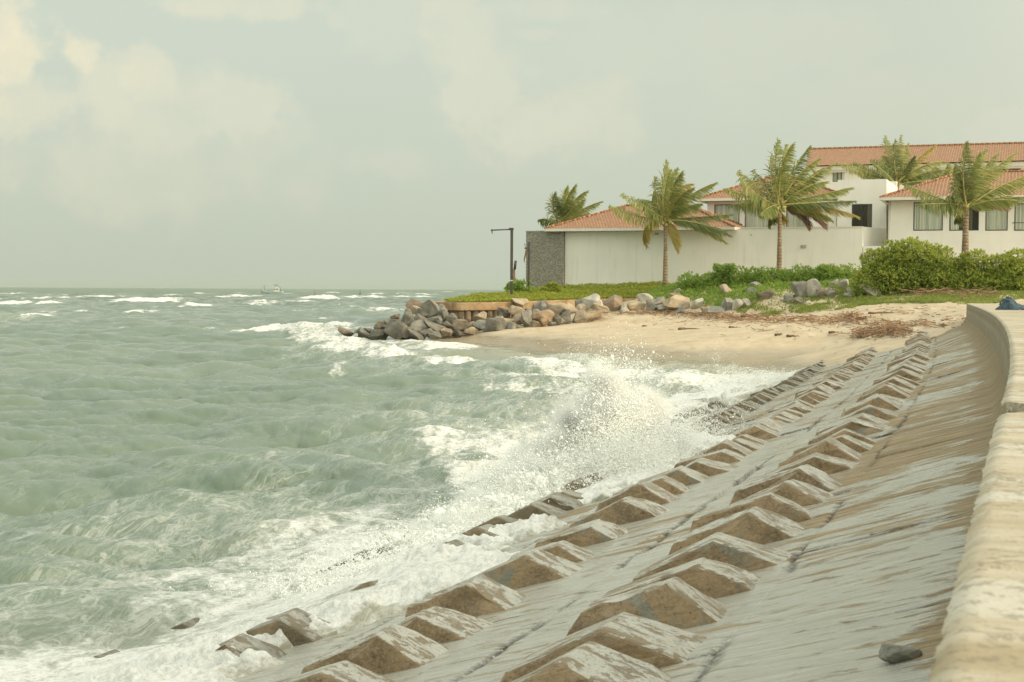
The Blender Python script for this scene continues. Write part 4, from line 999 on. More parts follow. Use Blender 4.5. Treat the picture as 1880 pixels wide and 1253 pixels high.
rx0 = -1.3; mb.add([(rx0, -1, zd), (xd, -1, zd), (xd, 7, zd + hz + .35), (rx0 - .9, 7, zd + hz + .35), (rx0 - .9, 15, zd), (xd, 15, zd)], [(0, 1, 2, 3), (3, 2, 5, 4), (0, 3, 4), (0, 4, 5, 1)])
rf = mb.build('roof', M['tile'], root)
set_uv(rf.data, lambda co, p: (co.x, co.y * 1.25))
mb = MB(); 
for i in range(70): mb.tube([(rx0 - .9 + i * .55, 7, zd + hz + .37), (rx0 - .9 + i * .55 + .6, 7, zd + hz + .40)], [.15, .12], 6)
r = mb.build('ridge_cap', M['tile'], rf, True); set_uv(r.data, lambda co, p: (co.x, co.y))

# ------------------------------------------------------------------ concrete platform with sheet piles
CAPL = [(797, 554, 99), (806, 555, 96.5), (830, 555.5, 95.2), (855, 555.6, 95), (905, 555, 95.6), (960, 553.5, 97), (1030, 551, 99), (1096, 549, 100.5), (1168, 547.5, 101.5), (1222, 545.2, 102)]
def build_platform():
    root = empty('sea_platform', at(855, 556, 95), 'rounded concrete platform edge on sheet piles above the boulder pile', 'platform')
    fr = [at(*q) for q in CAPL]; back = [Vector((at(805, 553, 104).x, 104, fr[0].z)), Vector((at(850, 553, 114).x, 114, fr[0].z)), Vector((at(920, 553, 126).x, 126, fr[0].z + .1))]
    line = back[::-1] + fr
    # resample smoothly
    pts = []
    for i in range(len(line) - 1):
        p0, p1, p2, p3 = line[max(i - 1, 0)], line[i], line[i + 1], line[min(i + 2, len(line) - 1)]
        for t in np.linspace(0, 1, 9)[:-1]:
            pts.append(.5 * ((2 * p1) + (p2 - p0) * t + (2 * p0 - 5 * p1 + 4 * p2 - p3) * t * t + (3 * p1 - p0 - 3 * p2 + p3) * t ** 3))
    pts.append(line[-1]); mb = MB(); n = len(pts); nrm = []
    for i in range(n):
        t = pts[min(i + 1, n - 1)] - pts[max(i - 1, 0)]; t.z = 0; t.normalize(); nrm.append(Vector((t.y, -t.x, 0)))
    prof = [(.0, -.02), (.03, -.06), (.03, -.52), (-.02, -.56), (-.55, -.56), (-.7, -.02), (-.0, .0)]
    vs = []; fs = []; m = len(prof)
    for i, p in enumerate(pts):
        for k, (o, z) in enumerate(prof):
            jg = random.uniform(-.012, .012) if k < 4 else 0; vs.append(p + nrm[i] * (o + jg) + Vector((0, 0, z + jg * .6)))
    for i in range(n - 1):
        for k in range(m): fs.append((i * m + k, i * m + (k + 1) % m, (i + 1) * m + (k + 1) % m, (i + 1) * m + k))
    mb.add(vs, fs); cap = mb.build('cap_beam', M['pilecap'], root)
    sp = MB(); acc = 0; last = pts[0]
    for i in range(1, n):
        sgm = (pts[i] - pts[i - 1]).length; k = 0
        while acc < sgm:
            q = pts[i - 1].lerp(pts[i], acc / sgm) - nrm[i] * .36; sp.tube([Vector((q.x, q.y, q.z - 2.6)), Vector((q.x, q.y, q.z - .54))], .25, 10, False); acc += .53
        acc -= sgm
    piles = sp.build('sheet_pile', M['pile'], root, True)
    for o in (cap, piles): o.matrix_parent_inverse = Matrix.Translation(-root.location)
    # earth fill
    inn = [p - nrm[i] * .4 for i, p in enumerate(pts)]; e = MB(); c = Vector((at(1240, 530, 113).x, 113, 3.2)); c2 = Vector((at(1060, 530, 116).x, 120, 3.2))
    ring = inn + [Vector((at(1235, 540, 104).x, 104, 3.0)), c, c2]
    cen = at(1050, 540, 106); cen.z = 2.9
    e.add([v + Vector((0, 0, -.05)) for v in ring] + [cen], [(i, (i + 1) % len(ring), len(ring)) for i in range(len(ring))])
    o = e.build('ground', M['soil']); o['kind'] = 'structure'
    return pts, nrm
PLAT, PLATN = build_platform()
def plat_z(x, y):               # top of the earth on the platform: rises inland
    d = min(((p.x - x) ** 2 + (p.y - y) ** 2, p.z) for p in PLAT)
    return d[1] + .08 * math.sqrt(d[0])

# ------------------------------------------------------------------ boulders
def rock_mesh(k):
    r = np.random.default_rng(300 + k); bm = bmesh.new()
    for _ in range(15):
        d = r.normal(size=3); d /= np.linalg.norm(d); d = np.sign(d) * np.abs(d) ** .75; bm.verts.new(d * r.uniform(.78, 1.05) * .56)
    res = bmesh.ops.convex_hull(bm, input=bm.verts[:])
    bmesh.ops.delete(bm, geom=[v for v in bm.verts if not v.link_faces], context='VERTS')
    bmesh.ops.dissolve_limit(bm, angle_limit=math.radians(18), verts=bm.verts[:], edges=bm.edges[:])
    bmesh.ops.bevel(bm, geom=bm.edges[:], offset=.045, segments=2, affect='EDGES', profile=.5, clamp_overlap=True)
    bmesh.ops.triangulate(bm, faces=bm.faces[:]); bmesh.ops.subdivide_edges(bm, edges=[e for e in bm.edges if e.calc_length() > .14], cuts=2)
    bmesh.ops.triangulate(bm, faces=[f for f in bm.faces if len(f.verts) > 3])
    bm.normal_update()
    for v in bm.verts:
        a = float(fbm(v.co.x * 3 + k, v.co.y * 3, v.co.z * 3 + 5, seed=80)) - .5; v.co += v.normal * a * .13
    me = bpy.data.meshes.new('boulder'); bm.to_mesh(me); bm.free(); me.materials.append(M['rock']); return me
TONES = dict(dark=((.13, .128, .10), 'dark grey'), grey=((.27, .265, .22), 'grey'), tan=((.45, .36, .235), 'tan'), pale=((.60, .575, .48), 'pale grey'), brown=((.26, .20, .135), 'brown'), orange=((.38, .27, .165), 'orange-brown'))
S7 = [(115,378,165,62,'brown'),(230,370,75,48,'dark'),(300,375,95,48,'dark'),(415,322,95,68,'brown'),(285,405,145,36,'grey'),(266,428,62,28,'brown'),(395,395,135,84,'dark'),(540,245,76,44,'brown'),(555,365,195,118,'dark'),(600,400,140,58,'dark'),(520,310,120,76,'dark'),(640,270,185,140,'dark'),(705,155,140,84,'brown'),(722,185,124,64,'tan'),(745,265,110,104,'dark'),(845,190,120,155,'grey'),(848,140,95,62,'grey'),(930,195,90,94,'grey'),(955,250,120,114,'dark'),(890,275,160,54,'grey'),(735,340,140,84,'grey'),(830,335,115,58,'orange'),(880,345,205,64,'dark'),(940,320,115,54,'dark'),(700,405,150,38,'grey'),(875,395,130,44,'grey'),(985,375,108,62,'orange'),(1075,390,90,48,'dark'),(1030,280,90,94,'dark'),(1110,325,128,88,'brown'),(1195,375,118,54,'tan'),(1205,330,90,62,'brown'),(1290,320,110,94,'grey'),(1280,255,108,64,'tan'),(1410,330,158,124,'dark'),(1415,260,98,54,'tan'),(1495,285,138,96,'tan'),(1475,215,108,74,'dark'),(1600,205,138,114,'tan'),(1620,130,138,74,'tan'),(1600,265,108,64,'tan'),(1535,330,108,84,'grey'),(1605,340,90,64,'grey'),(1690,255,118,144,'grey'),(1715,320,150,54,'brown'),(1800,170,118,84,'grey'),(1830,250,190,114,'orange'),(1790,200,108,54,'brown'),
      (480,350,110,60,'dark'),(440,395,90,60,'dark'),(660,380,110,70,'dark'),(810,385,100,50,'grey'),(1010,330,100,60,'dark'),(600,330,120,80,'dark'),(780,220,90,80,'dark'),(1340,385,90,44,'dark')]
S8 = [(40,270,95,94,'grey'),(140,195,125,74,'grey'),(150,270,158,104,'orange'),(275,205,138,104,'tan'),(275,290,118,84,'dark'),(250,318,98,42,'grey'),(345,270,78,74,'dark'),(385,205,108,84,'tan'),(455,205,66,74,'tan'),(440,270,118,74,'brown'),(540,150,118,84,'pale'),(580,210,168,42,'tan'),(545,250,136,50,'tan'),(450,165,76,62,'grey'),(600,170,46,62,'pale'),(700,175,166,104,'orange'),(785,205,108,62,'pale'),(885,180,132,78,'tan'),(960,130,116,84,'pale'),(1010,185,96,72,'grey'),(1065,145,108,62,'grey'),(1090,195,76,62,'grey'),(1195,82,92,70,'grey'),(1198,112,106,62,'orange'),(1203,172,176,88,'tan'),(1240,220,118,38,'grey'),(1370,165,96,68,'pale'),(1425,215,56,38,'tan'),(1520,220,126,32,'grey'),(1590,70,106,78,'tan'),(1610,170,86,88,'grey'),(1690,175,106,84,'pale'),(1750,165,66,72,'grey'),
      (500,240,90,50,'brown'),(330,235,80,60,'dark'),(210,235,80,60,'brown')]
S4 = [(965,165,75,60,'grey'),(950,205,74,50,'grey'),(1260,195,90,112,'grey'),(1342,185,96,124,'pale'),(1300,275,56,30,'pale'),(1490,150,66,52,'grey'),(1545,160,82,60,'pale'),(1465,210,88,54,'grey'),(1615,185,88,64,'pale'),(1591,228,66,42,'grey'),(1740,208,158,58,'pale'),(1400,218,66,60,'brown'),(1250,265,66,46,'grey'),(1030,225,96,62,'brown'),(1180,250,70,50,'grey')]
def build_rocks():
    meshes = [rock_mesh(k) for k in range(16)]; R = np.random.default_rng(21); items = []
    for (cx, cy, w, h, t) in S7: items.append((610 + cx / 4.7, 530 + cy / 4.7, w / 4.7, h / 4.7, t, 'pile'))
    for (cx, cy, w, h, t) in S8: items.append((960 + cx / 4.273, 520 + cy / 4.273, w / 4.273, h / 4.273, t, 'foot' if cx > 620 else 'pile'))
    for (cx, cy, w, h, t) in S4: items.append((1120 + cx / 3.615, 480 + cy / 3.615, w / 3.615, h / 3.615, t, 'bank'))
    items.sort(key=lambda q: q[0]); cnt = {}
    for px, py, w, h, t, zone in items:
        yb = py + h * .5
        if zone == 'pile':
            base = 620 - max(0, px - 860) * .165; Y = 90.5 + max(0, base - yb) / 50 * 5 + max(0, px - 700) * .008
            if px < 760: Y += (760 - px) * .012
        else:
            Y0 = float(np.interp(px, [1090, 1250, 1400, 1500, 1560, 1620], [97, 97.5, 95, 93, 91.5, 90])) + (575 - yb) * .06
            ys = np.linspace(80, 104, 241); dd = ray(px, yb - h * .12); hit = (CZ + dd.z / dd.y * ys) < tz(dd.x / dd.y * ys, ys)
            Y = float(ys[hit.argmax()]) if hit.any() else Y0
        p = at(px, py, Y); s = Y / F; o = bpy.data.objects.new('boulder', meshes[int(R.integers(16))]); link(o)
        o.rotation_euler = (R.uniform(-.5, .5), R.uniform(-.35, .35), R.uniform(0, 6.28)); 
        kz = 1.08 if zone == 'bank' else 1.1 if zone == 'foot' else 1.12; W_, H_ = w * s * 1.12 * kz, h * s * 1.18 * kz
        # scale in world axes after the turn
        o.matrix_world = Matrix.Translation(p) @ Matrix.Diagonal((W_, max(W_, H_) * .9, H_, 1)) @ o.rotation_euler.to_matrix().to_4x4()
        c = TONES[t][0]; k = R.uniform(.8, 1.2); o.color = (c[0] * k, c[1] * k, c[2] * k, 1)
        cnt[(zone, t)] = cnt.get((zone, t), 0) + 1; n = cnt[(zone, t)]
        size = 'large' if w > 30 else 'small' if w < 17 else 'mid-sized'
        where = dict(pile='in the platform pile', foot='along the sand edge', bank='on the grassy bank')[zone]
        tag(o, f'{size} {TONES[t][1]} boulder, {ordinal(n)} of that colour from left {where}', 'boulder', 'boulders around the platform and beach')
build_rocks()

# ------------------------------------------------------------------ palms blown by the sea wind
def frond_mesh(base, ctrl, tip, R, leaf=.84, n=84, back=0.0):
    """one feather frond: leaflets streaming down-wind from a curved rib (world coordinates)"""
    base, ctrl, tip = map(np.array, (base, ctrl, tip)); t = np.linspace(.10, 1, n)[:, None]
    p = (1 - t) ** 2 * base + 2 * t * (1 - t) * ctrl + t * t * tip; tg = 2 * (1 - t) * (ctrl - base) + 2 * t * (tip - ctrl); tg /= np.linalg.norm(tg, axis=1, keepdims=True)
    up_ = np.array([R.normal(0, .2), -.75, .55]); sd = np.cross(tg, up_); sd /= np.linalg.norm(sd, axis=1, keepdims=True)
    V = []; Fc = []; tt = t[:, 0]
    ln = leaf * (.45 + .75 * np.sin(np.clip(tt * 1.05 + .05, 0, 1) * math.pi) ** .6) * np.where(tt > .9, .8, 1)
    wind = np.array([.62, .1, -.12])
    for s in (-1, 1):
        k = R.uniform(.8, 1.15, n)[:, None]
        d = sd * s * .50 + tg * .60 + wind * R.uniform(.5, 1.0, (n, 1)) + np.array([0, 0, -.34]) + R.normal(0, .09, (n, 3)); d /= np.linalg.norm(d, axis=1, keepdims=True)
        d2 = d + np.array([.28, 0, -.42]) * R.uniform(.5, 1.2, (n, 1)) + wind * .15; d2 /= np.linalg.norm(d2, axis=1, keepdims=True)
        w = np.cross(d, up_ + R.normal(0, .35, (n, 3))); w /= np.linalg.norm(w, axis=1, keepdims=True); w = w * .034
        L = ln[:, None] * k; a = p; b = p + d * L * .55; c = b + d2 * L * .5
        q = np.stack([a - w * .6, a + w * .6, b - w, b + w, c], 1); o = len(V) * 5 * n
        V.append(q.reshape(-1, 3)); i = (np.arange(n) * 5)[:, None] + o
        Fc.append(np.concatenate([i + [0, 1, 3], i + [0, 3, 2], i + [2, 3, 4]], 1).reshape(-1))
    tr = np.linspace(0, 1, 12)[:, None]; rp = (1 - tr) ** 2 * base + 2 * tr * (1 - tr) * ctrl + tr * tr * tip
    return np.concatenate(V), np.concatenate(Fc), rp
PALM_GROUP = 'coconut palms'
def palm(label, Y, scale, org, centre, foot, tips, trunk_r=.15, nuts=0, seed=0, leaf=.80, trunk_top=None):
    """tips: (x, y, bend x, bend y, tone) in a crop of the photograph with that scale and origin"""
    R = np.random.default_rng(900 + seed); pix = lambda x, y: (org[0] + x / scale, org[1] + y / scale)
    c = at(*pix(*centre), Y); f = at(foot[0], foot[1], Y); f.z = foot[2] if len(foot) > 2 else f.z
    root = empty('coconut_palm', f, label, 'palm tree', PALM_GROUP); inv = Matrix.Translation(-f)
    top = c + Vector((0, .05, -.1)); mid = f.lerp(top, .5) + Vector((.05, 0, 0)); pts = []
    for t in np.linspace(0, 1, 14): pts.append(f * (1 - t) ** 2 + mid * 2 * t * (1 - t) + top * t * t)
    rad = [trunk_r * (1.25 - .45 * min(1, t * 1.4) + (.30 if t < .06 else 0) + (.012 if i % 2 else -.012) + (.22 * max(0, t - .86) / .14)) for i, t in enumerate(np.linspace(0, 1, 14))]
    mb = MB(); mb.tube([p - f for p in pts], rad, 12); mb.build('trunk', M['trunk'], root, True)
    for k, (tx, ty, bx, by, tone) in enumerate(tips):
        dz = R.uniform(-1, 1) * 1.7; tip = at(*pix(tx, ty), Y + dz); ctl = at(*pix(bx, by), Y + dz * .45)
        b0 = c + Vector((R.normal(0, .06), R.normal(0, .1), R.normal(0, .08)))
        V, Fc, rp = frond_mesh(b0, ctl, tip, R, leaf)
        mat = {'g': M['frond'], 'y': M['frond_yellow'], 'd': M['frond_dead'], 'k': M['frond_dark']}[tone]
        me = mesh_np('frond', V - np.array(f), Fc, 3, False); o = obj('frond', me, mat, root)
        rb = MB(); rb.tube([Vector(q) - f for q in rp], list(np.linspace(.07, .012, 12)), 5); rb.build('rib', M['rachis'] if tone != 'd' else M['branch'], o, True)
        if tone in 'yd': o['label'] = 'yellowing lower frond' if tone == 'y' else 'dead brown hanging frond'
    # fibrous heart of the crown
    hb = MB()
    for k in range(14):
        a = R.uniform(0, 6.28); e = Vector((math.cos(a) * .22, math.sin(a) * .22, R.uniform(.1, .5))); hb.tube([c - f + Vector((math.cos(a) * .12, math.sin(a) * .12, -.25)), c - f + e], [.07, .03], 6)
    hb.build('crown_shaft', M['rachis'], root, True)
    for k in range(nuts):
        a = k * 2.4; me = bpy.data.meshes.new('coconut'); bm = bmesh.new(); bmesh.ops.create_icosphere(bm, subdivisions=2, radius=.13); bm.to_mesh(me); bm.free()
        for v in me.vertices: v.co.z *= 1.2
        o = obj('coconut', me, M['coconut'], root); o.location = c - f + Vector((math.cos(a) * .30, -.25 - .1 * (k % 2), -.15 - .1 * (k % 3)))
G3 = 3.55
palm('coconut palm with two drooping yellow fronds in front of the low house', 104, 5.22, (1110, 290), (582, 600), (1221, 527, G3),
     [(590, 40, 530, 300, 'g'), (690, 100, 590, 260, 'g'), (735, 140, 640, 260, 'g'), (478, 180, 480, 380, 'g'), (840, 250, 640, 250, 'y'), (845, 290, 660, 360, 'g'), (1065, 240, 790, 330, 'g'), (920, 440, 740, 460, 'g'), (1215, 540, 900, 570, 'k'), (1160, 815, 880, 580, 'g'), (1200, 745, 900, 580, 'k'),
      (160, 350, 400, 470, 'g'), (45, 460, 260, 560, 'g'), (350, 400, 480, 470, 'k'), (400, 850, 300, 600, 'y'), (700, 900, 620, 620, 'y'), (620, 120, 560, 330, 'g'), (760, 330, 630, 400, 'g')], .16, 3, 1)
palm('tallest leaning-crowned coconut palm bearing nuts, in the middle of the boundary wall', 101, 5.012, (1330, 250), (510, 640), (1430, 494, G3 + .3),
     [(490, 40, 440, 330, 'g'), (630, 70, 480, 260, 'g'), (560, 80, 520, 300, 'g'), (430, 200, 400, 440, 'k'), (780, 100, 620, 280, 'k'), (870, 210, 640, 330, 'g'), (940, 420, 720, 440, 'g'), (1000, 260, 760, 380, 'g'), (900, 300, 680, 420, 'k'), (1175, 475, 860, 540, 'g'), (1195, 598, 900, 610, 'k'), (1230, 745, 860, 610, 'y'), (990, 780, 780, 640, 'g'), (940, 850, 820, 660, 'd'), (780, 850, 720, 680, 'd'),
      (260, 315, 360, 480, 'k'), (125, 325, 200, 530, 'g'), (0, 490, 240, 560, 'g'), (40, 640, 260, 600, 'k'), (330, 720, 400, 640, 'g'), (405, 825, 420, 700, 'k'), (560, 780, 460, 720, 'y')], .17, 7, 2)
palm('coconut palm with a thick short trunk before the right-hand villa windows', 93, 5.696, (1640, 250), (760, 760), (1771, 470, 3.9),
     [(762, 70, 690, 380, 'k'), (960, 140, 760, 380, 'g'), (1080, 190, 850, 400, 'g'), (1280, 170, 930, 400, 'g'), (900, 180, 770, 450, 'g'), (1520, 380, 1050, 500, 'g'), (1500, 440, 1100, 540, 'g'), (1560, 650, 1080, 600, 'k'), (1210, 750, 1000, 640, 'd'), (1300, 680, 1000, 640, 'g'), (640, 320, 600, 480, 'k'), (740, 420, 660, 520, 'k'), (130, 515, 450, 640, 'g'), (265, 720, 520, 690, 'k'), (560, 650, 660, 690, 'g'), (1000, 560, 860, 600, 'g'), (640, 900, 680, 770, 'k')], .24, 0, 3)
palm('windswept coconut palm peeking over the low house roof beside the stone pillar', 122, 8.95, (960, 320), (600, 850), (1028, 500, 3.5),
     [(520, 310, 420, 520, 'k'), (720, 210, 620, 480, 'g'), (860, 180, 660, 420, 'g'), (1050, 280, 760, 420, 'g'), (1290, 450, 900, 560, 'g'), (250, 750, 400, 700, 'k'), (640, 480, 500, 330, 'k'), (1000, 420, 800, 560, 'g'), (950, 540, 800, 640, 'g'), (800, 400, 640, 600, 'g'), (1080, 640, 850, 720, 'k')], .15, 0, 4, .75)
palm('bushy coconut palm rising behind the flat-roofed white block', 128, 6.264, (1480, 240), (1050, 620), (1648, 470, 3.5),
     [(905, 60, 930, 330, 'g'), (1085, 60, 1020, 330, 'g'), (1170, 150, 1080, 380, 'g'), (1020, 120, 1000, 380, 'k'), (1480, 175, 1230, 320, 'y'), (1620, 360, 1330, 340, 'g'), (1640, 450, 1350, 440, 'k'), (1420, 540, 1250, 470, 'g'), (540, 370, 800, 470, 'k'), (560, 470, 800, 520, 'g'), (740, 350, 880, 440, 'k'), (350, 370, 640, 430, 'g'), (880, 290, 930, 430, 'g'), (1240, 300, 1120, 430, 'k'), (1300, 420, 1150, 500, 'g'), (700, 530, 880, 560, 'k'), (1500, 600, 1280, 560, 'k')], .16, 0, 5, .8)
palm('small dark palm half hidden behind the low house ridge', 124, 5.22, (1110, 290), (470, 480), (1200, 500, 3.5),
     [(360, 400, 410, 400, 'k'), (470, 320, 450, 400, 'k'), (560, 360, 520, 390, 'k'), (380, 470, 420, 450, 'k'), (600, 440, 540, 430, 'k')], .14, 0, 6, .6)
palm('palm with only its arching fronds showing between flat-roofed block and right villa', 132, 6.264, (1480, 240), (1560, 560), (1729, 470, 3.5),
     [(1480, 420, 1500, 480, 'k'), (1620, 400, 1600, 480, 'g'), (1720, 440, 1640, 490, 'g'), (1400, 480, 1480, 500, 'k'), (1680, 520, 1620, 530, 'k')], .14, 0, 7, .7)

# ------------------------------------------------------------------ shrubs, hedge, ground cover
def leaf_cloud(P, N_, size, R, aspect=2.2, tuft=5, spread=.9):
    """tufts of small pointed leaves at points P, opening along N_"""
    n = len(P); P = np.repeat(P, tuft, 0); N_ = np.repeat(N_, tuft, 0); m = len(P)
    d = N_ + R.normal(0, spread, (m, 3)); d[:, 2] += .25; d /= np.linalg.norm(d, axis=1, keepdims=True)
    w = np.cross(d, R.normal(0, 1, (m, 3))); w /= np.linalg.norm(w, axis=1, keepdims=True)
    L = size * R.uniform(.6, 1.25, (m, 1)); W_ = L / aspect / 2; b = P + d * L * .08
    V = np.stack([b, b + d * L * .5 + w * W_, b + d * L, b + d * L * .5 - w * W_], 1).reshape(-1, 3)
    return V, np.arange(m * 4)
def blob_points(n, R, lobes):
    """points in the outer shell of overlapping lobes (x, y, z, rx, ry, rz)"""
    Ls = np.array(lobes); wgt = Ls[:, 3] * Ls[:, 5]; idx = R.choice(len(Ls), n, p=wgt / wgt.sum()); L = Ls[idx]
    d = R.normal(size=(n, 3)); d /= np.linalg.norm(d, axis=1, keepdims=True); rr = R.uniform(.55, 1.06, (n, 1)) ** .6
    return L[:, :3] + d * L[:, 3:6] * rr, d
def shrub(name, label, cat, px, top, bot, wpx, Y, mat, leaf, dens, group, seed, depth=1.0, nl=9, parent_stem=True):
    R = np.random.default_rng(1500 + seed); s = Y / F; a = at(px, bot, Y); H = (bot - top) * s; Wd = wpx * s
    root = empty(name, a, label, cat, group); lobes = []
    for k in range(nl):
        t = (k + .5) / nl; x = (R.uniform(-.5, .5)) * Wd * .8; zc = R.uniform(.25, .72) * H * (1 - .35 * abs(x / Wd) ** 2 * 4 * .5)
        r = R.uniform(.22, .34) * min(Wd, H * 1.4); lobes.append((x, R.uniform(-.5, .5) * depth, min(zc, H - r * .85), r, r * .9, r * .85))
    for k in range(nl // 2 + 1):
        x = (-.5 + (k + .5) / (nl // 2 + 1)) * Wd * .9; r = H * .30; lobes.append((x, -depth * .3, r * .6, r * 1.1, r, r))
    n = int(dens * Wd * H); P, D = blob_points(n, R, lobes); k = P[:, 2] > -.15; V, Fc = leaf_cloud(P[k], D[k], leaf, R)
    me = mesh_np('crown', V, Fc, 4, False); obj('crown', me, mat, root)
    st = MB()
    for k in range(7):
        x = R.uniform(-.4, .4) * Wd; st.tube([(x * .5, 0, -.1), (x * .8, R.uniform(-.3, .3), H * .4), (x + R.uniform(-.2, .2), R.uniform(-.4, .4), H * .75)], [.05, .035, .015], 5)
    st.build('stem', M['branch'], root, True); return root
SG = 'shrubs above the beach'
for i, (px, top, bot, w, Y, lab) in enumerate([
    (1622, 440, 540, 76, 90.5, 'tall green shrub with paler tips at the left end of the thicket'), (1668, 428, 545, 84, 90, 'highest rounded green shrub left of the thick-trunked palm'), (1716, 438, 548, 70, 89.5, 'dense green shrub with yellow leaves just left of the thick-trunked palm'),
    (1752, 452, 548, 62, 88.5, 'green and yellow shrub at the foot of the thick-trunked palm'), (1800, 444, 552, 66, 88, 'green shrub just right of the thick-trunked palm'), (1846, 448, 556, 66, 87.5, 'yellow-green shrub behind the blue cloth'), (1890, 442, 560, 70, 87, 'green shrub cut by the right edge of the view')]):
    shrub('shrub', lab, 'shrub', px, top - 6, bot, w * 1.06, Y, M['bush'], .20, 310, SG, i, 1.4, 11)
for i, (px, top, bot, w, Y, lab) in enumerate([
    (1292, 502, 548, 66, 100, 'low green shrub sloping down toward the front palm'), (1340, 489, 545, 66, 99.5, 'low green shrub with a tuft on top between the two front palms'), (1392, 490, 542, 70, 99, 'low green shrub left of the tall palm trunk'),
    (1442, 489, 540, 70, 98.5, 'low green shrub hiding the foot of the tall palm'), (1495, 487, 535, 66, 98, 'low green shrub right of the tall palm'), (1545, 488, 530, 56, 97.5, 'last low green shrub before the gap by the tall thicket'), (1578, 497, 530, 22, 96, 'thin little shrub standing in the gap before the tall thicket'),
    (1330, 486, 500, 26, 99.2, 'pale leafy sprig sticking out above the low shrubs')]):
    shrub('low_shrub', lab, 'shrub', px, top - 1, bot, w * 1.3, Y, M['hedge'], .18, 330, 'low shrubs along the boundary wall', 20 + i, 1.2, 12)
shrub('low_shrub', 'dark leafy shrub between the shower pole and the stone pillar', 'shrub', 954, 513, 546, 42, 103, M['hedge'], .20, 260, None, 40, .8, 6)
shrub('low_shrub', 'small yellow-green shrub at the foot of the stone pillar', 'shrub', 1012, 520, 540, 34, 104, M['cover'], .20, 260, None, 41, .6, 5)
shrub('low_shrub', 'dark green bush between the low house and the villa eaves', 'shrub', 1292, 372, 470, 26, 119, M['frond_dark'], .30, 160, None, 42, .8, 6)
def stuff_leaves(name, P, mat, size, R, tuft=4, spread=.8, aspect=2.2, label=None):
    V, Fc = leaf_cloud(P, np.tile([0, -.25, .8], (len(P), 1)), size, R, aspect, tuft, spread); o = obj(name, mesh_np(name, V, Fc, 4, False), mat)
    tag(o, label, name.replace('_', ' '), None, 'stuff'); return o
def in_poly(x, y, poly):
    c = np.zeros(len(x), bool); j = len(poly) - 1
    for i in range(len(poly)):
        xi, yi = poly[i]; xj, yj = poly[j]; c ^= ((yi > y) != (yj > y)) & (x < (xj - xi) * (y - yi) / (yj - yi + 1e-9) + xi); j = i
    return c
def cover():
    R = np.random.default_rng(31); poly = [(p.x - n.x * .35, p.y - n.y * .35) for p, n in zip(PLAT, PLATN)] + [(at(1262, 540, 103).x, 103), (at(1262, 540, 113).x, 111), (at(1040, 540, 113).x, 113.5), (at(1000, 540, 118).x, 120)]
    n = 60000; x = R.uniform(-8, 15, n); y = R.uniform(93, 125, n); k = in_poly(x, y, poly); k &= ~((x < at(838, 550, 97).x + (R.uniform(-.6, .6, n))) & (y < 104)) ; x, y = x[k], y[k]
    k = R.random(len(x)) < np.where(y < 108, 1, .5); x, y = x[k], y[k]
    pl = np.array([(p.x, p.y, p.z) for p in PLAT]); d2 = ((x[:, None] - pl[None, :, 0]) ** 2 + (y[:, None] - pl[None, :, 1]) ** 2); j = d2.argmin(1); dist = np.sqrt(d2.min(1))
    z = pl[j, 2] + .085 * dist + (fbm(x * .8, y * .8, seed=92) - .25) * .55 * sstep(.2, 3, dist) * R.uniform(.2, 1, len(x)) + .25 * sstep(7, 11, x) * sstep(.5, 2, dist)
    stuff_leaves('ground_cover', np.stack([x, y, z], -1), M['cover'], .15, R, 5, .8, label='bright yellow-green ground cover over the concrete platform')
    # grassy bank
    n = 90000; px = R.uniform(1190, 1900, n); x = None
    yy = R.uniform(66, 104, n); xx = np.array([0.0]) 
    xx = (px - 940) / F * yy
    front = np.interp(px, [1190, 1280, 1330, 1400, 1470, 1560, 1650, 1740, 1790, 1900], [98.5, 96, 92.5, 89, 86, 83.5, 82, 79, 72, 70]); front = front + (fbm(px / 22, yy * .6, seed=95) - .5) * 6
    u, v = xy2uv(xx, yy)
    back = np.interp(px, [1190, 1560, 1620, 1900], [104, 102, 97, 97])
    k = (yy > front) & (yy < back) & ((v > .4) | (u > 67) | (v < -1.5)); xx, yy, px = xx[k], yy[k], px[k]
    z = ground_z(xx, yy); dense = sstep(.34, .5, fbm(xx * .7, yy * .5, seed=97) + .10 * (yy - 86) / 8)
    k = R.random(len(xx)) < np.clip(dense, .12, 1); xx, yy, z, px = xx[k], yy[k], z[k], px[k]
    hi = sstep(92, 97, yy) * (px < 1590)
    z = z + hi * R.uniform(0, .6, len(z)) * fbm(xx * .6, yy * .6, seed=99)
    a = hi > .3
    stuff_leaves('creeper', np.stack([xx[a], yy[a], z[a]], -1), M['hedge'], .15, R, 4, .9, label='green creeper spreading over the bank between the boulders')
    stuff_leaves('grass', np.stack([xx[~a], yy[~a], z[~a]], -1), M['grass'], .17, R, 5, .55, 5, label='short green grass at the top of the beach')
cover()

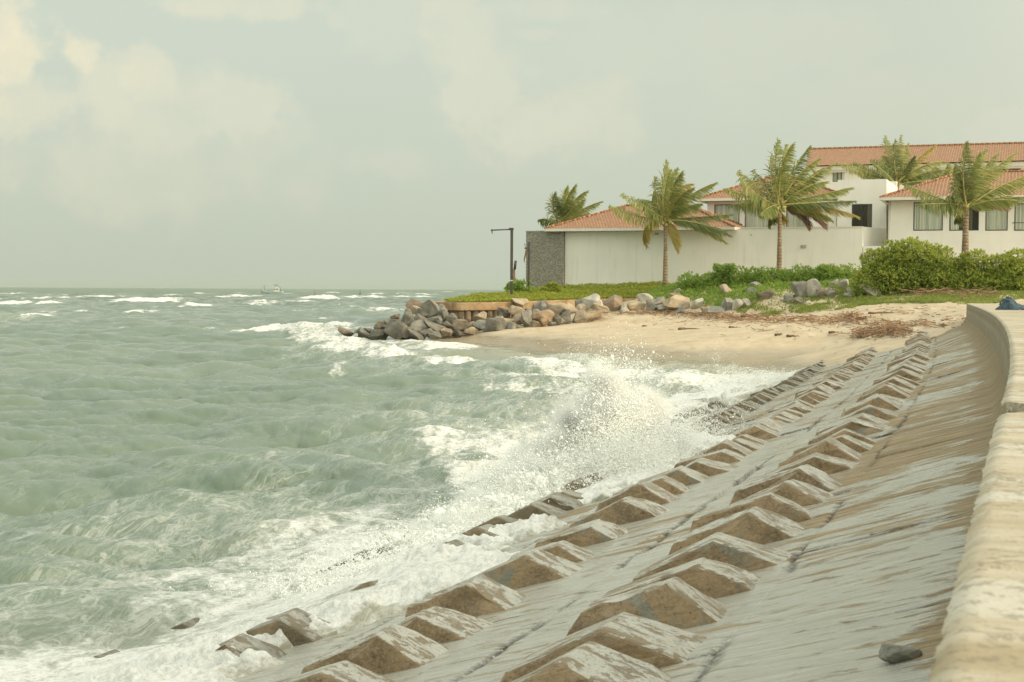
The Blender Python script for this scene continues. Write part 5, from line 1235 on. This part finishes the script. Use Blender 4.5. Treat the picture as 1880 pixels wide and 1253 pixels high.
# ------------------------------------------------------------------ sand litter
def sticks(P, R, lmin, lmax, rad, flat=.15):
    n = len(P); a = R.uniform(0, 6.28, n); L = R.uniform(lmin, lmax, n); d = np.stack([np.cos(a), np.sin(a), R.normal(0, flat, n)], -1) * L[:, None] / 2
    w = np.stack([-np.sin(a), np.cos(a), np.zeros(n)], -1) * (rad * R.uniform(.5, 1.5, (n, 1))); h = np.array([0, 0, 1.]) * rad * 1.3
    V = np.stack([P - d - w, P - d + w, P + d + w * .6, P + d - w * .6, P - d + h, P + d + h], 1).reshape(-1, 3)
    Fq = np.array([(0, 1, 4), (3, 5, 2), (1, 2, 5), (1, 5, 4), (0, 4, 5), (0, 5, 3)])
    return V, (Fq[None] + (np.arange(n) * 6)[:, None, None]).reshape(-1)
def litter():
    R = np.random.default_rng(44)
    def strew(name, label, patches, lmin, lmax, rad, hgt):
        Ps = []
        for px, py, wx_, wy_, n in patches:
            # pixel on the terrain: march along the ray
            for _ in range(n):
                qx, qy = px + R.normal(0, wx_), py + R.normal(0, wy_); d = ray(qx, qy); lo, hi = 45., 110.
                for _ in range(14):
                    m = (lo + hi) / 2; p = EYE + d * (m / d.y)
                    if p.z > TZ(p.x, p.y): lo = m
                    else: hi = m
                Ps.append((p.x, p.y, TZ(p.x, p.y) + R.uniform(0, hgt)))
        V, Fc = sticks(np.array(Ps), R, lmin, lmax, rad); o = obj(name, mesh_np(name, V, Fc, 3), M['wrack']); tag(o, label, 'debris', None, 'stuff')
    gx = np.linspace(-5, 32, 150); gy = np.linspace(44, 112, 200); GX, GY = np.meshgrid(gx, gy); G = tz(GX, GY)
    def TZ(x, y):
        i = min(max((x - gx[0]) / (gx[1] - gx[0]), 0), 147.9); j = min(max((y - gy[0]) / (gy[1] - gy[0]), 0), 197.9); a, b = int(i), int(j); s, t = i - a, j - b
        return G[b, a] * (1 - s) * (1 - t) + G[b, a + 1] * s * (1 - t) + G[b + 1, a] * (1 - s) * t + G[b + 1, a + 1] * s * t
    strew('driftwood_litter', 'reddish brown wrack line of twigs and dry weed along the beach', [(1180, 575, 30, 3, 130), (1260, 577, 40, 2.5, 150), (1330, 582, 50, 3, 230), (1400, 586, 50, 3.5, 300), (1470, 589, 60, 3.5, 230), (1560, 588, 30, 3, 130), (1610, 595, 60, 3, 110), (1690, 596, 30, 3, 60), (1350, 592, 110, 7, 70), (1640, 572, 50, 4, 50), (1500, 602, 130, 12, 50), (1730, 590, 30, 8, 40)], .12, .65, .022, .10)
    strew('weed_heap', 'dark heap of weed and twigs against the end of the block rows', [(1615, 616, 26, 4, 420), (1640, 610, 16, 3, 180), (1585, 620, 14, 2, 90)], .08, .40, .022, .28)
    strew('weed_heap', 'small reddish weed mound on the upper sand', [(1562, 584, 10, 3, 170)], .08, .35, .022, .22)
    strew('dry_brush', 'dry brown brush pile under the tall shrubs', [(1640, 538, 14, 3, 120), (1690, 540, 18, 3, 160), (1790, 545, 24, 4, 140), (1730, 540, 30, 3, 80)], .2, .9, .022, .35)
    for px, py, L, ang, lab in [(1265, 606, 1.3, .1, 'long dark driftwood stick lying alone on the smooth sand'), (1350, 603, .7, .2, 'short driftwood twig right of the long stick'), (1455, 619, .55, 0, 'dark chunk of driftwood low on the sand near the surf'), (1430, 616, .35, -.2, 'tiny dark twig just left of the driftwood chunk'), (1183, 600, .3, .3, 'small dark twig on the sand left of the long stick'), (1620, 577, 1.6, .25, 'long pale branch on the upper sand below the grass'), (1530, 612, .5, .1, 'small flat stick on the sand left of the weed heap'), (1380, 583, 1.5, .35, 'gnarled branch standing out of the wrack line')]:
        d = ray(px, py); lo, hi = 45., 110.
        for _ in range(20):
            m = (lo + hi) / 2; p = EYE + d * (m / d.y)
            if p.z > TZ(p.x, p.y): lo = m
            else: hi = m
        mb = MB(); n = 7; pts = [(L * (t - .5), R.normal(0, .04), .03 + R.uniform(0, .05)) for t in np.linspace(0, 1, n)]; mb.tube(pts, list(np.linspace(.06, .025, n) * R.uniform(.8, 1.2, n)), 7)
        mb.tube([pts[3], (pts[3][0] + .2 * L, .12 * L, .10)], [.03, .012], 5); o = mb.build('driftwood', M['wood'], None, True); o.location = p; o.rotation_euler.z = ang; tag(o, lab, 'driftwood')
litter()

# ------------------------------------------------------------------ poles
def poles():
    Y = 100.; f = at(939, 543, Y); top = at(939, 420, Y); r = empty('shower_pole', f, 'tall dark pole with a thin side arm standing on the platform', 'pole')
    h = top.z - f.z; mb = MB(); mb.box(-.10, .10, -.10, .10, -.3, h); mb.build('post', M['metal'], r, False, .01)
    mb = MB(); mb.box(-.20, .13, -.13, .13, h - .12, h + .05); mb.build('head', M['metal'], r, False, .01)
    e = at(902.5, 423, Y) - f; mb = MB(); mb.tube([(-.1, 0, h - .06), (e.x, 0, e.z)], .045, 8); mb.tube([(e.x - .03, 0, e.z + .04), (e.x + .06, 0, e.z - .04)], .07, 8); mb.tube([(e.x + .03, 0, e.z - .04), (e.x + .05, 0, e.z - .26)], [.045, .02], 8); mb.build('arm', M['metal'], r, True)
    a = at(945, 495, Y) - f; b = at(947, 479, Y) - f; mb = MB(); mb.tube([(a.x, -.05, a.z), (b.x, -.05, b.z)], .095, 10); mb.build('cylinder_box', M['metal'], r, True)
    c = at(942, 516, Y) - f; mb = MB(); mb.box(.10, .26, -.06, .06, c.z, a.z); mb.build('rusty_plate', M['rust'], r); mb = MB(); mb.box(-.125, .125, -.125, .125, c.z - .03, c.z + .06); mb.build('band', M['grey'], r)
    f2 = at(970.5, 531, 103); t2 = at(970.5, 445, 103); r = empty('lamp_post', f2, 'short dark post with hanging torn cover against the stone pillar', 'pole'); h = t2.z - f2.z
    mb = MB(); mb.box(-.09, .07, -.07, .07, -.3, h); mb.build('post', M['metal'], r, False, .01)
    mb = MB(); mb.box(-.32, -.09, -.06, .06, h - .50, h - .38); mb.tube([(-.2, 0, h - .40), (-.3, 0, h - .18)], .015, 5); mb.tube([(-.33, 0, h - .18), (-.27, 0, h - .13)], .04, 6); mb.build('bracket', M['metal'], r)
    mb = MB(); mb.tube([(-.14, 0, h - .50), (-.24, 0, h - .9), (-.33, .02, h - 1.25), (-.32, .02, h - 1.5)], [.10, .07, .045, .015], 6); mb.build('torn_cover', M['wood'], r, True)
poles()

# ------------------------------------------------------------------ cloth on the wall and loose stone at its foot
def cloth():
    R = np.random.default_rng(5); p = at(1852, 567, 36.5); p.z = WALL_TOP + .0; r = empty('crumpled_cloth', p, 'crumpled dark blue denim cloth left lying on the seawall cap', 'cloth')
    n = 60; X, Y = np.meshgrid(np.linspace(-.30, .95, 2 * n), np.linspace(-.35, .35, n))
    hump = .26 * np.exp(-((X + .02) / .17) ** 2 - (Y / .3) ** 2) + .10 * np.exp(-((X - .3) / .28) ** 2 - (Y / .25) ** 2) + .05 * np.exp(-((X - .75) / .3) ** 2 - (Y / .25) ** 2)
    Z = hump * (.75 + .6 * fbm(X * 5, Y * 5, seed=6)) + (np.abs(fbm(X * 9, Y * 6, seed=7) - .5)) * .10; e = ((X - .3) / .66) ** 2 + (Y / .36) ** 2; Z = np.where(e > 1, -.02, Z * np.clip((1 - e) * 4, 0, 1) + .012)
    me = mesh_np('fabric', np.stack([X, Y, Z], -1).reshape(-1, 3), grid_faces(*X.shape), 4, True); obj('fabric', me, M['denim'], r)
    mb = MB(); mb.tube([(-.16 + .13 * math.cos(a), -.18, .12 + .16 * math.sin(a)) for a in np.linspace(0, math.pi, 9)], .022, 6); mb.build('strap', M['denim'], r, True)
    x, y = uv2xy(5.0, .34); o_ = rock_mesh(40); o = bpy.data.objects.new('loose_slab', o_); link(o); o.color = (.42, .42, .35, 1)
    o.matrix_world = Matrix.Translation((x, y, float(slab_z(.34, 5.0)) + .025)) @ Matrix.Rotation(.1, 4, 'Z') @ Matrix.Diagonal((.17, .12, .075, 1)); tag(o, 'dark loose lump of concrete lying at the foot of the seawall', 'rubble')
cloth()

# ------------------------------------------------------------------ boats
def boats():
    Y = 950.; p = at(500, 530.5, Y); p.z = -.2; r = empty('fishing_boat', p, 'pale blue fishing boat with cabin and masts on the horizon', 'boat'); s = Y / F
    L = 40 * s; hw = 2.2; st = []; N_ = 16; mb = MB()
    for i in range(N_ + 1):
        t = i / N_; x = -L / 2 + L * t; w = hw * min(1, (t / .3) ** .6) * (1 if t < .85 else 1 - (t - .85) * 1.5); sh = 1.2 + 2.2 * max(0, (.32 - t) / .32) ** 1.6 + .5 * max(0, (t - .7) / .3) ** 2
        st += [(x, -w, sh), (x - (.4 if t < .1 else 0), -w * .75, .1), (x, 0, -.6), (x, w * .75, .1), (x, w, sh)]
    fs = []
    for i in range(N_):
        for k in range(4): fs.append((i * 5 + k, i * 5 + k + 1, i * 5 + 6 + k, i * 5 + 5 + k))
        fs.append((i * 5, i * 5 + 5, i * 5 + 9, i * 5 + 4))
    fs += [(0, 1, 2, 3, 4), tuple(N_ * 5 + k for k in (4, 3, 2, 1, 0))]; mb.add(st, fs); mb.build('hull', M['boatblue'], r, True)
    mb = MB(); mb.box(L * .08, L * .30, -1.5, 1.5, 1.2, 3.6); mb.box(L * .10, L * .24, -1.2, 1.2, 3.6, 5.2); cab = mb.build('cabin', M['boatwhite'], r, False, .05)
    mb = MB(); [mb.box(L * .1 + k * 1.1, L * .1 + k * 1.1 + .6, -1.54, -1.48, 2.4, 3.2) for k in range(3)]; mb.build('window', M['frame'], cab)
    mb = MB(); mb.box(L * .06, L * .33, -1.7, 1.7, 5.2, 5.4); mb.build('cabin_roof', M['boatblue'], r)
    for x, z in ((-.37, 5.5), (.09, 6.2), (.18, 6.6), (.36, 4.2)): mb = MB(); mb.tube([(L * x, 0, 1), (L * x + .3, 0, z)], [.16, .09], 6); mb.build('mast', M['frame'], r)
    mb = MB(); mb.tube([(L * .09, 0, 5.8), (L * .36, 0, 4)], .07, 5); mb.tube([(-L * .37, 0, 5.2), (-L * .48, 0, 3.5)], .06, 5); mb.build('rigging', M['frame'], r)
    for px, py, mat, lab, Yb in ((578, 532.5, 'boatred', 'small reddish buoy boat with a short mast, left one of the pair on the horizon', 820.), (661, 533.5, 'frame', 'small dark buoy boat with a short mast, right one of the pair on the horizon', 780.)):
        p = at(px, py, Yb); p.z = -.1; r = empty('buoy_boat', p, lab, 'boat', 'small marker boats near the horizon'); k = Yb / F
        mb = MB(); mb.tube([(-2.6 * k, 0, .1 + .6 * k), (-2 * k, 0, 0), (2 * k, 0, 0), (2.8 * k, 0, .2 + .6 * k)], [.3 * k, 1.0 * k, 1.0 * k, .4 * k], 8); mb.build('hull', M[mat], r, True)
        mb = MB(); mb.box(-.8 * k, .9 * k, -.5 * k, .5 * k, .8 * k, 3.0 * k); mb.build('cabin', M[mat], r)
        mb = MB(); mb.tube([(0, 0, 2 * k), (.15 * k, 0, 9.5 * k)], [.45 * k, .2 * k], 6); mb.tube([(-1.6 * k, 0, 1 * k), (.1 * k, 0, 7 * k)], .12 * k, 5); mb.tube([(1.6 * k, 0, 1 * k), (.1 * k, 0, 7 * k)], .12 * k, 5); mb.build('mast', M[mat], r)
boats()
print('objects', len(bpy.data.objects))

def spray_mist():
    B = [(1106, 715, 21.8, .30, .35, .36, 1.0), (1085, 780, 21.8, .50, .45, .46, 1.2), (1128, 785, 21.8, .50, .5, .54, 1.6), (1145, 850, 21.8, .90, .7, .54, 2.0), (1220, 845, 21.8, .64, .6, .44, 1.4), (1040, 858, 21.6, .72, .5, .50, 1.8), (970, 895, 20.6, .60, .5, .38, 1.6), (895, 945, 19.4, .50, .45, .27, 1.3), (820, 992, 17.5, .45, .4, .20, 1.1), (1175, 760, 22.2, .38, .4, .42, .8)]
    pts = []
    for px, py, Y, rx, ry, rz, a in B:
        c = at(px, py, Y)
        for v in ICO_V: pts.append(c + Vector((v[0] * rx * 1.7, v[1] * ry * 1.7, v[2] * rz * 1.7)))
    bm = bmesh.new(); [bm.verts.new(p) for p in pts if p.z > .05]; r = bmesh.ops.convex_hull(bm, input=bm.verts[:])
    bmesh.ops.delete(bm, geom=[v for v in bm.verts if not v.link_faces], context='VERTS'); me = bpy.data.meshes.new('sea_mist'); bm.to_mesh(me); bm.free()
    m = bpy.data.materials.new('mist'); m.use_nodes = True; N = NT(m.node_tree); N.n.clear(); out = N.new('ShaderNodeOutputMaterial'); vol = N.new('ShaderNodeVolumePrincipled')
    P = N.new('ShaderNodeNewGeometry').outputs['Position']; tot = None
    wn = N.vmath('MULTIPLY', N.vmath('SUBTRACT', N.noise(P, 2.2, 4, .6, 0, 1), (.5, .5, .5)), (.9, .9, .7)); Q = N.vmath('ADD', P, wn)
    for px, py, Y, rx, ry, rz, a in B:
        c = at(px, py, Y); d = N.vmath('LENGTH', N.vmath('MULTIPLY', N.vmath('SUBTRACT', Q, tuple(c)), (1 / rx, 1 / ry, 1 / rz))); g = N.math('MULTIPLY', N.ramp(d, .25, 1.35, 1, 0), a); tot = g if tot is None else N.math('MAXIMUM', tot, g)
    den = N.math('MULTIPLY', N.math('MULTIPLY', tot, N.ramp(N.noise(P, 5.5, 5, .65), .32, .66, .12, 1.0)), 30.0)
    N.put(vol.inputs['Density'], den); vol.inputs['Color'].default_value = (.97, .98, .95, 1); vol.inputs['Anisotropy'].default_value = .2
    N.l.new(vol.outputs[0], out.inputs['Volume']); m.cycles.volume_step_rate = .25
    o = obj('sea_mist', me, m); tag(o, 'fine white mist hanging inside the burst of spray', 'sea mist', None, 'stuff')
spray_mist(); scn.cycles.volume_bounces = 3

# ------------------------------------------------------------------ sea haze
def haze():
    mb = MB(); mb.box(-16000, 16000, -60, 15500, -5.0, 24.0)
    m = bpy.data.materials.new('haze'); m.use_nodes = True; N = NT(m.node_tree); N.n.clear()
    out = N.new('ShaderNodeOutputMaterial'); v = N.new('ShaderNodeVolumePrincipled')
    v.inputs['Color'].default_value = (.50, .56, .50, 1); v.inputs['Density'].default_value = .00009; v.inputs['Anisotropy'].default_value = .0
    N.l.new(v.outputs[0], out.inputs['Volume'])
    o = mb.build('haze', m); o['kind'] = 'stuff'; o['label'] = 'thin pale sea haze lying over the whole bay'
haze()
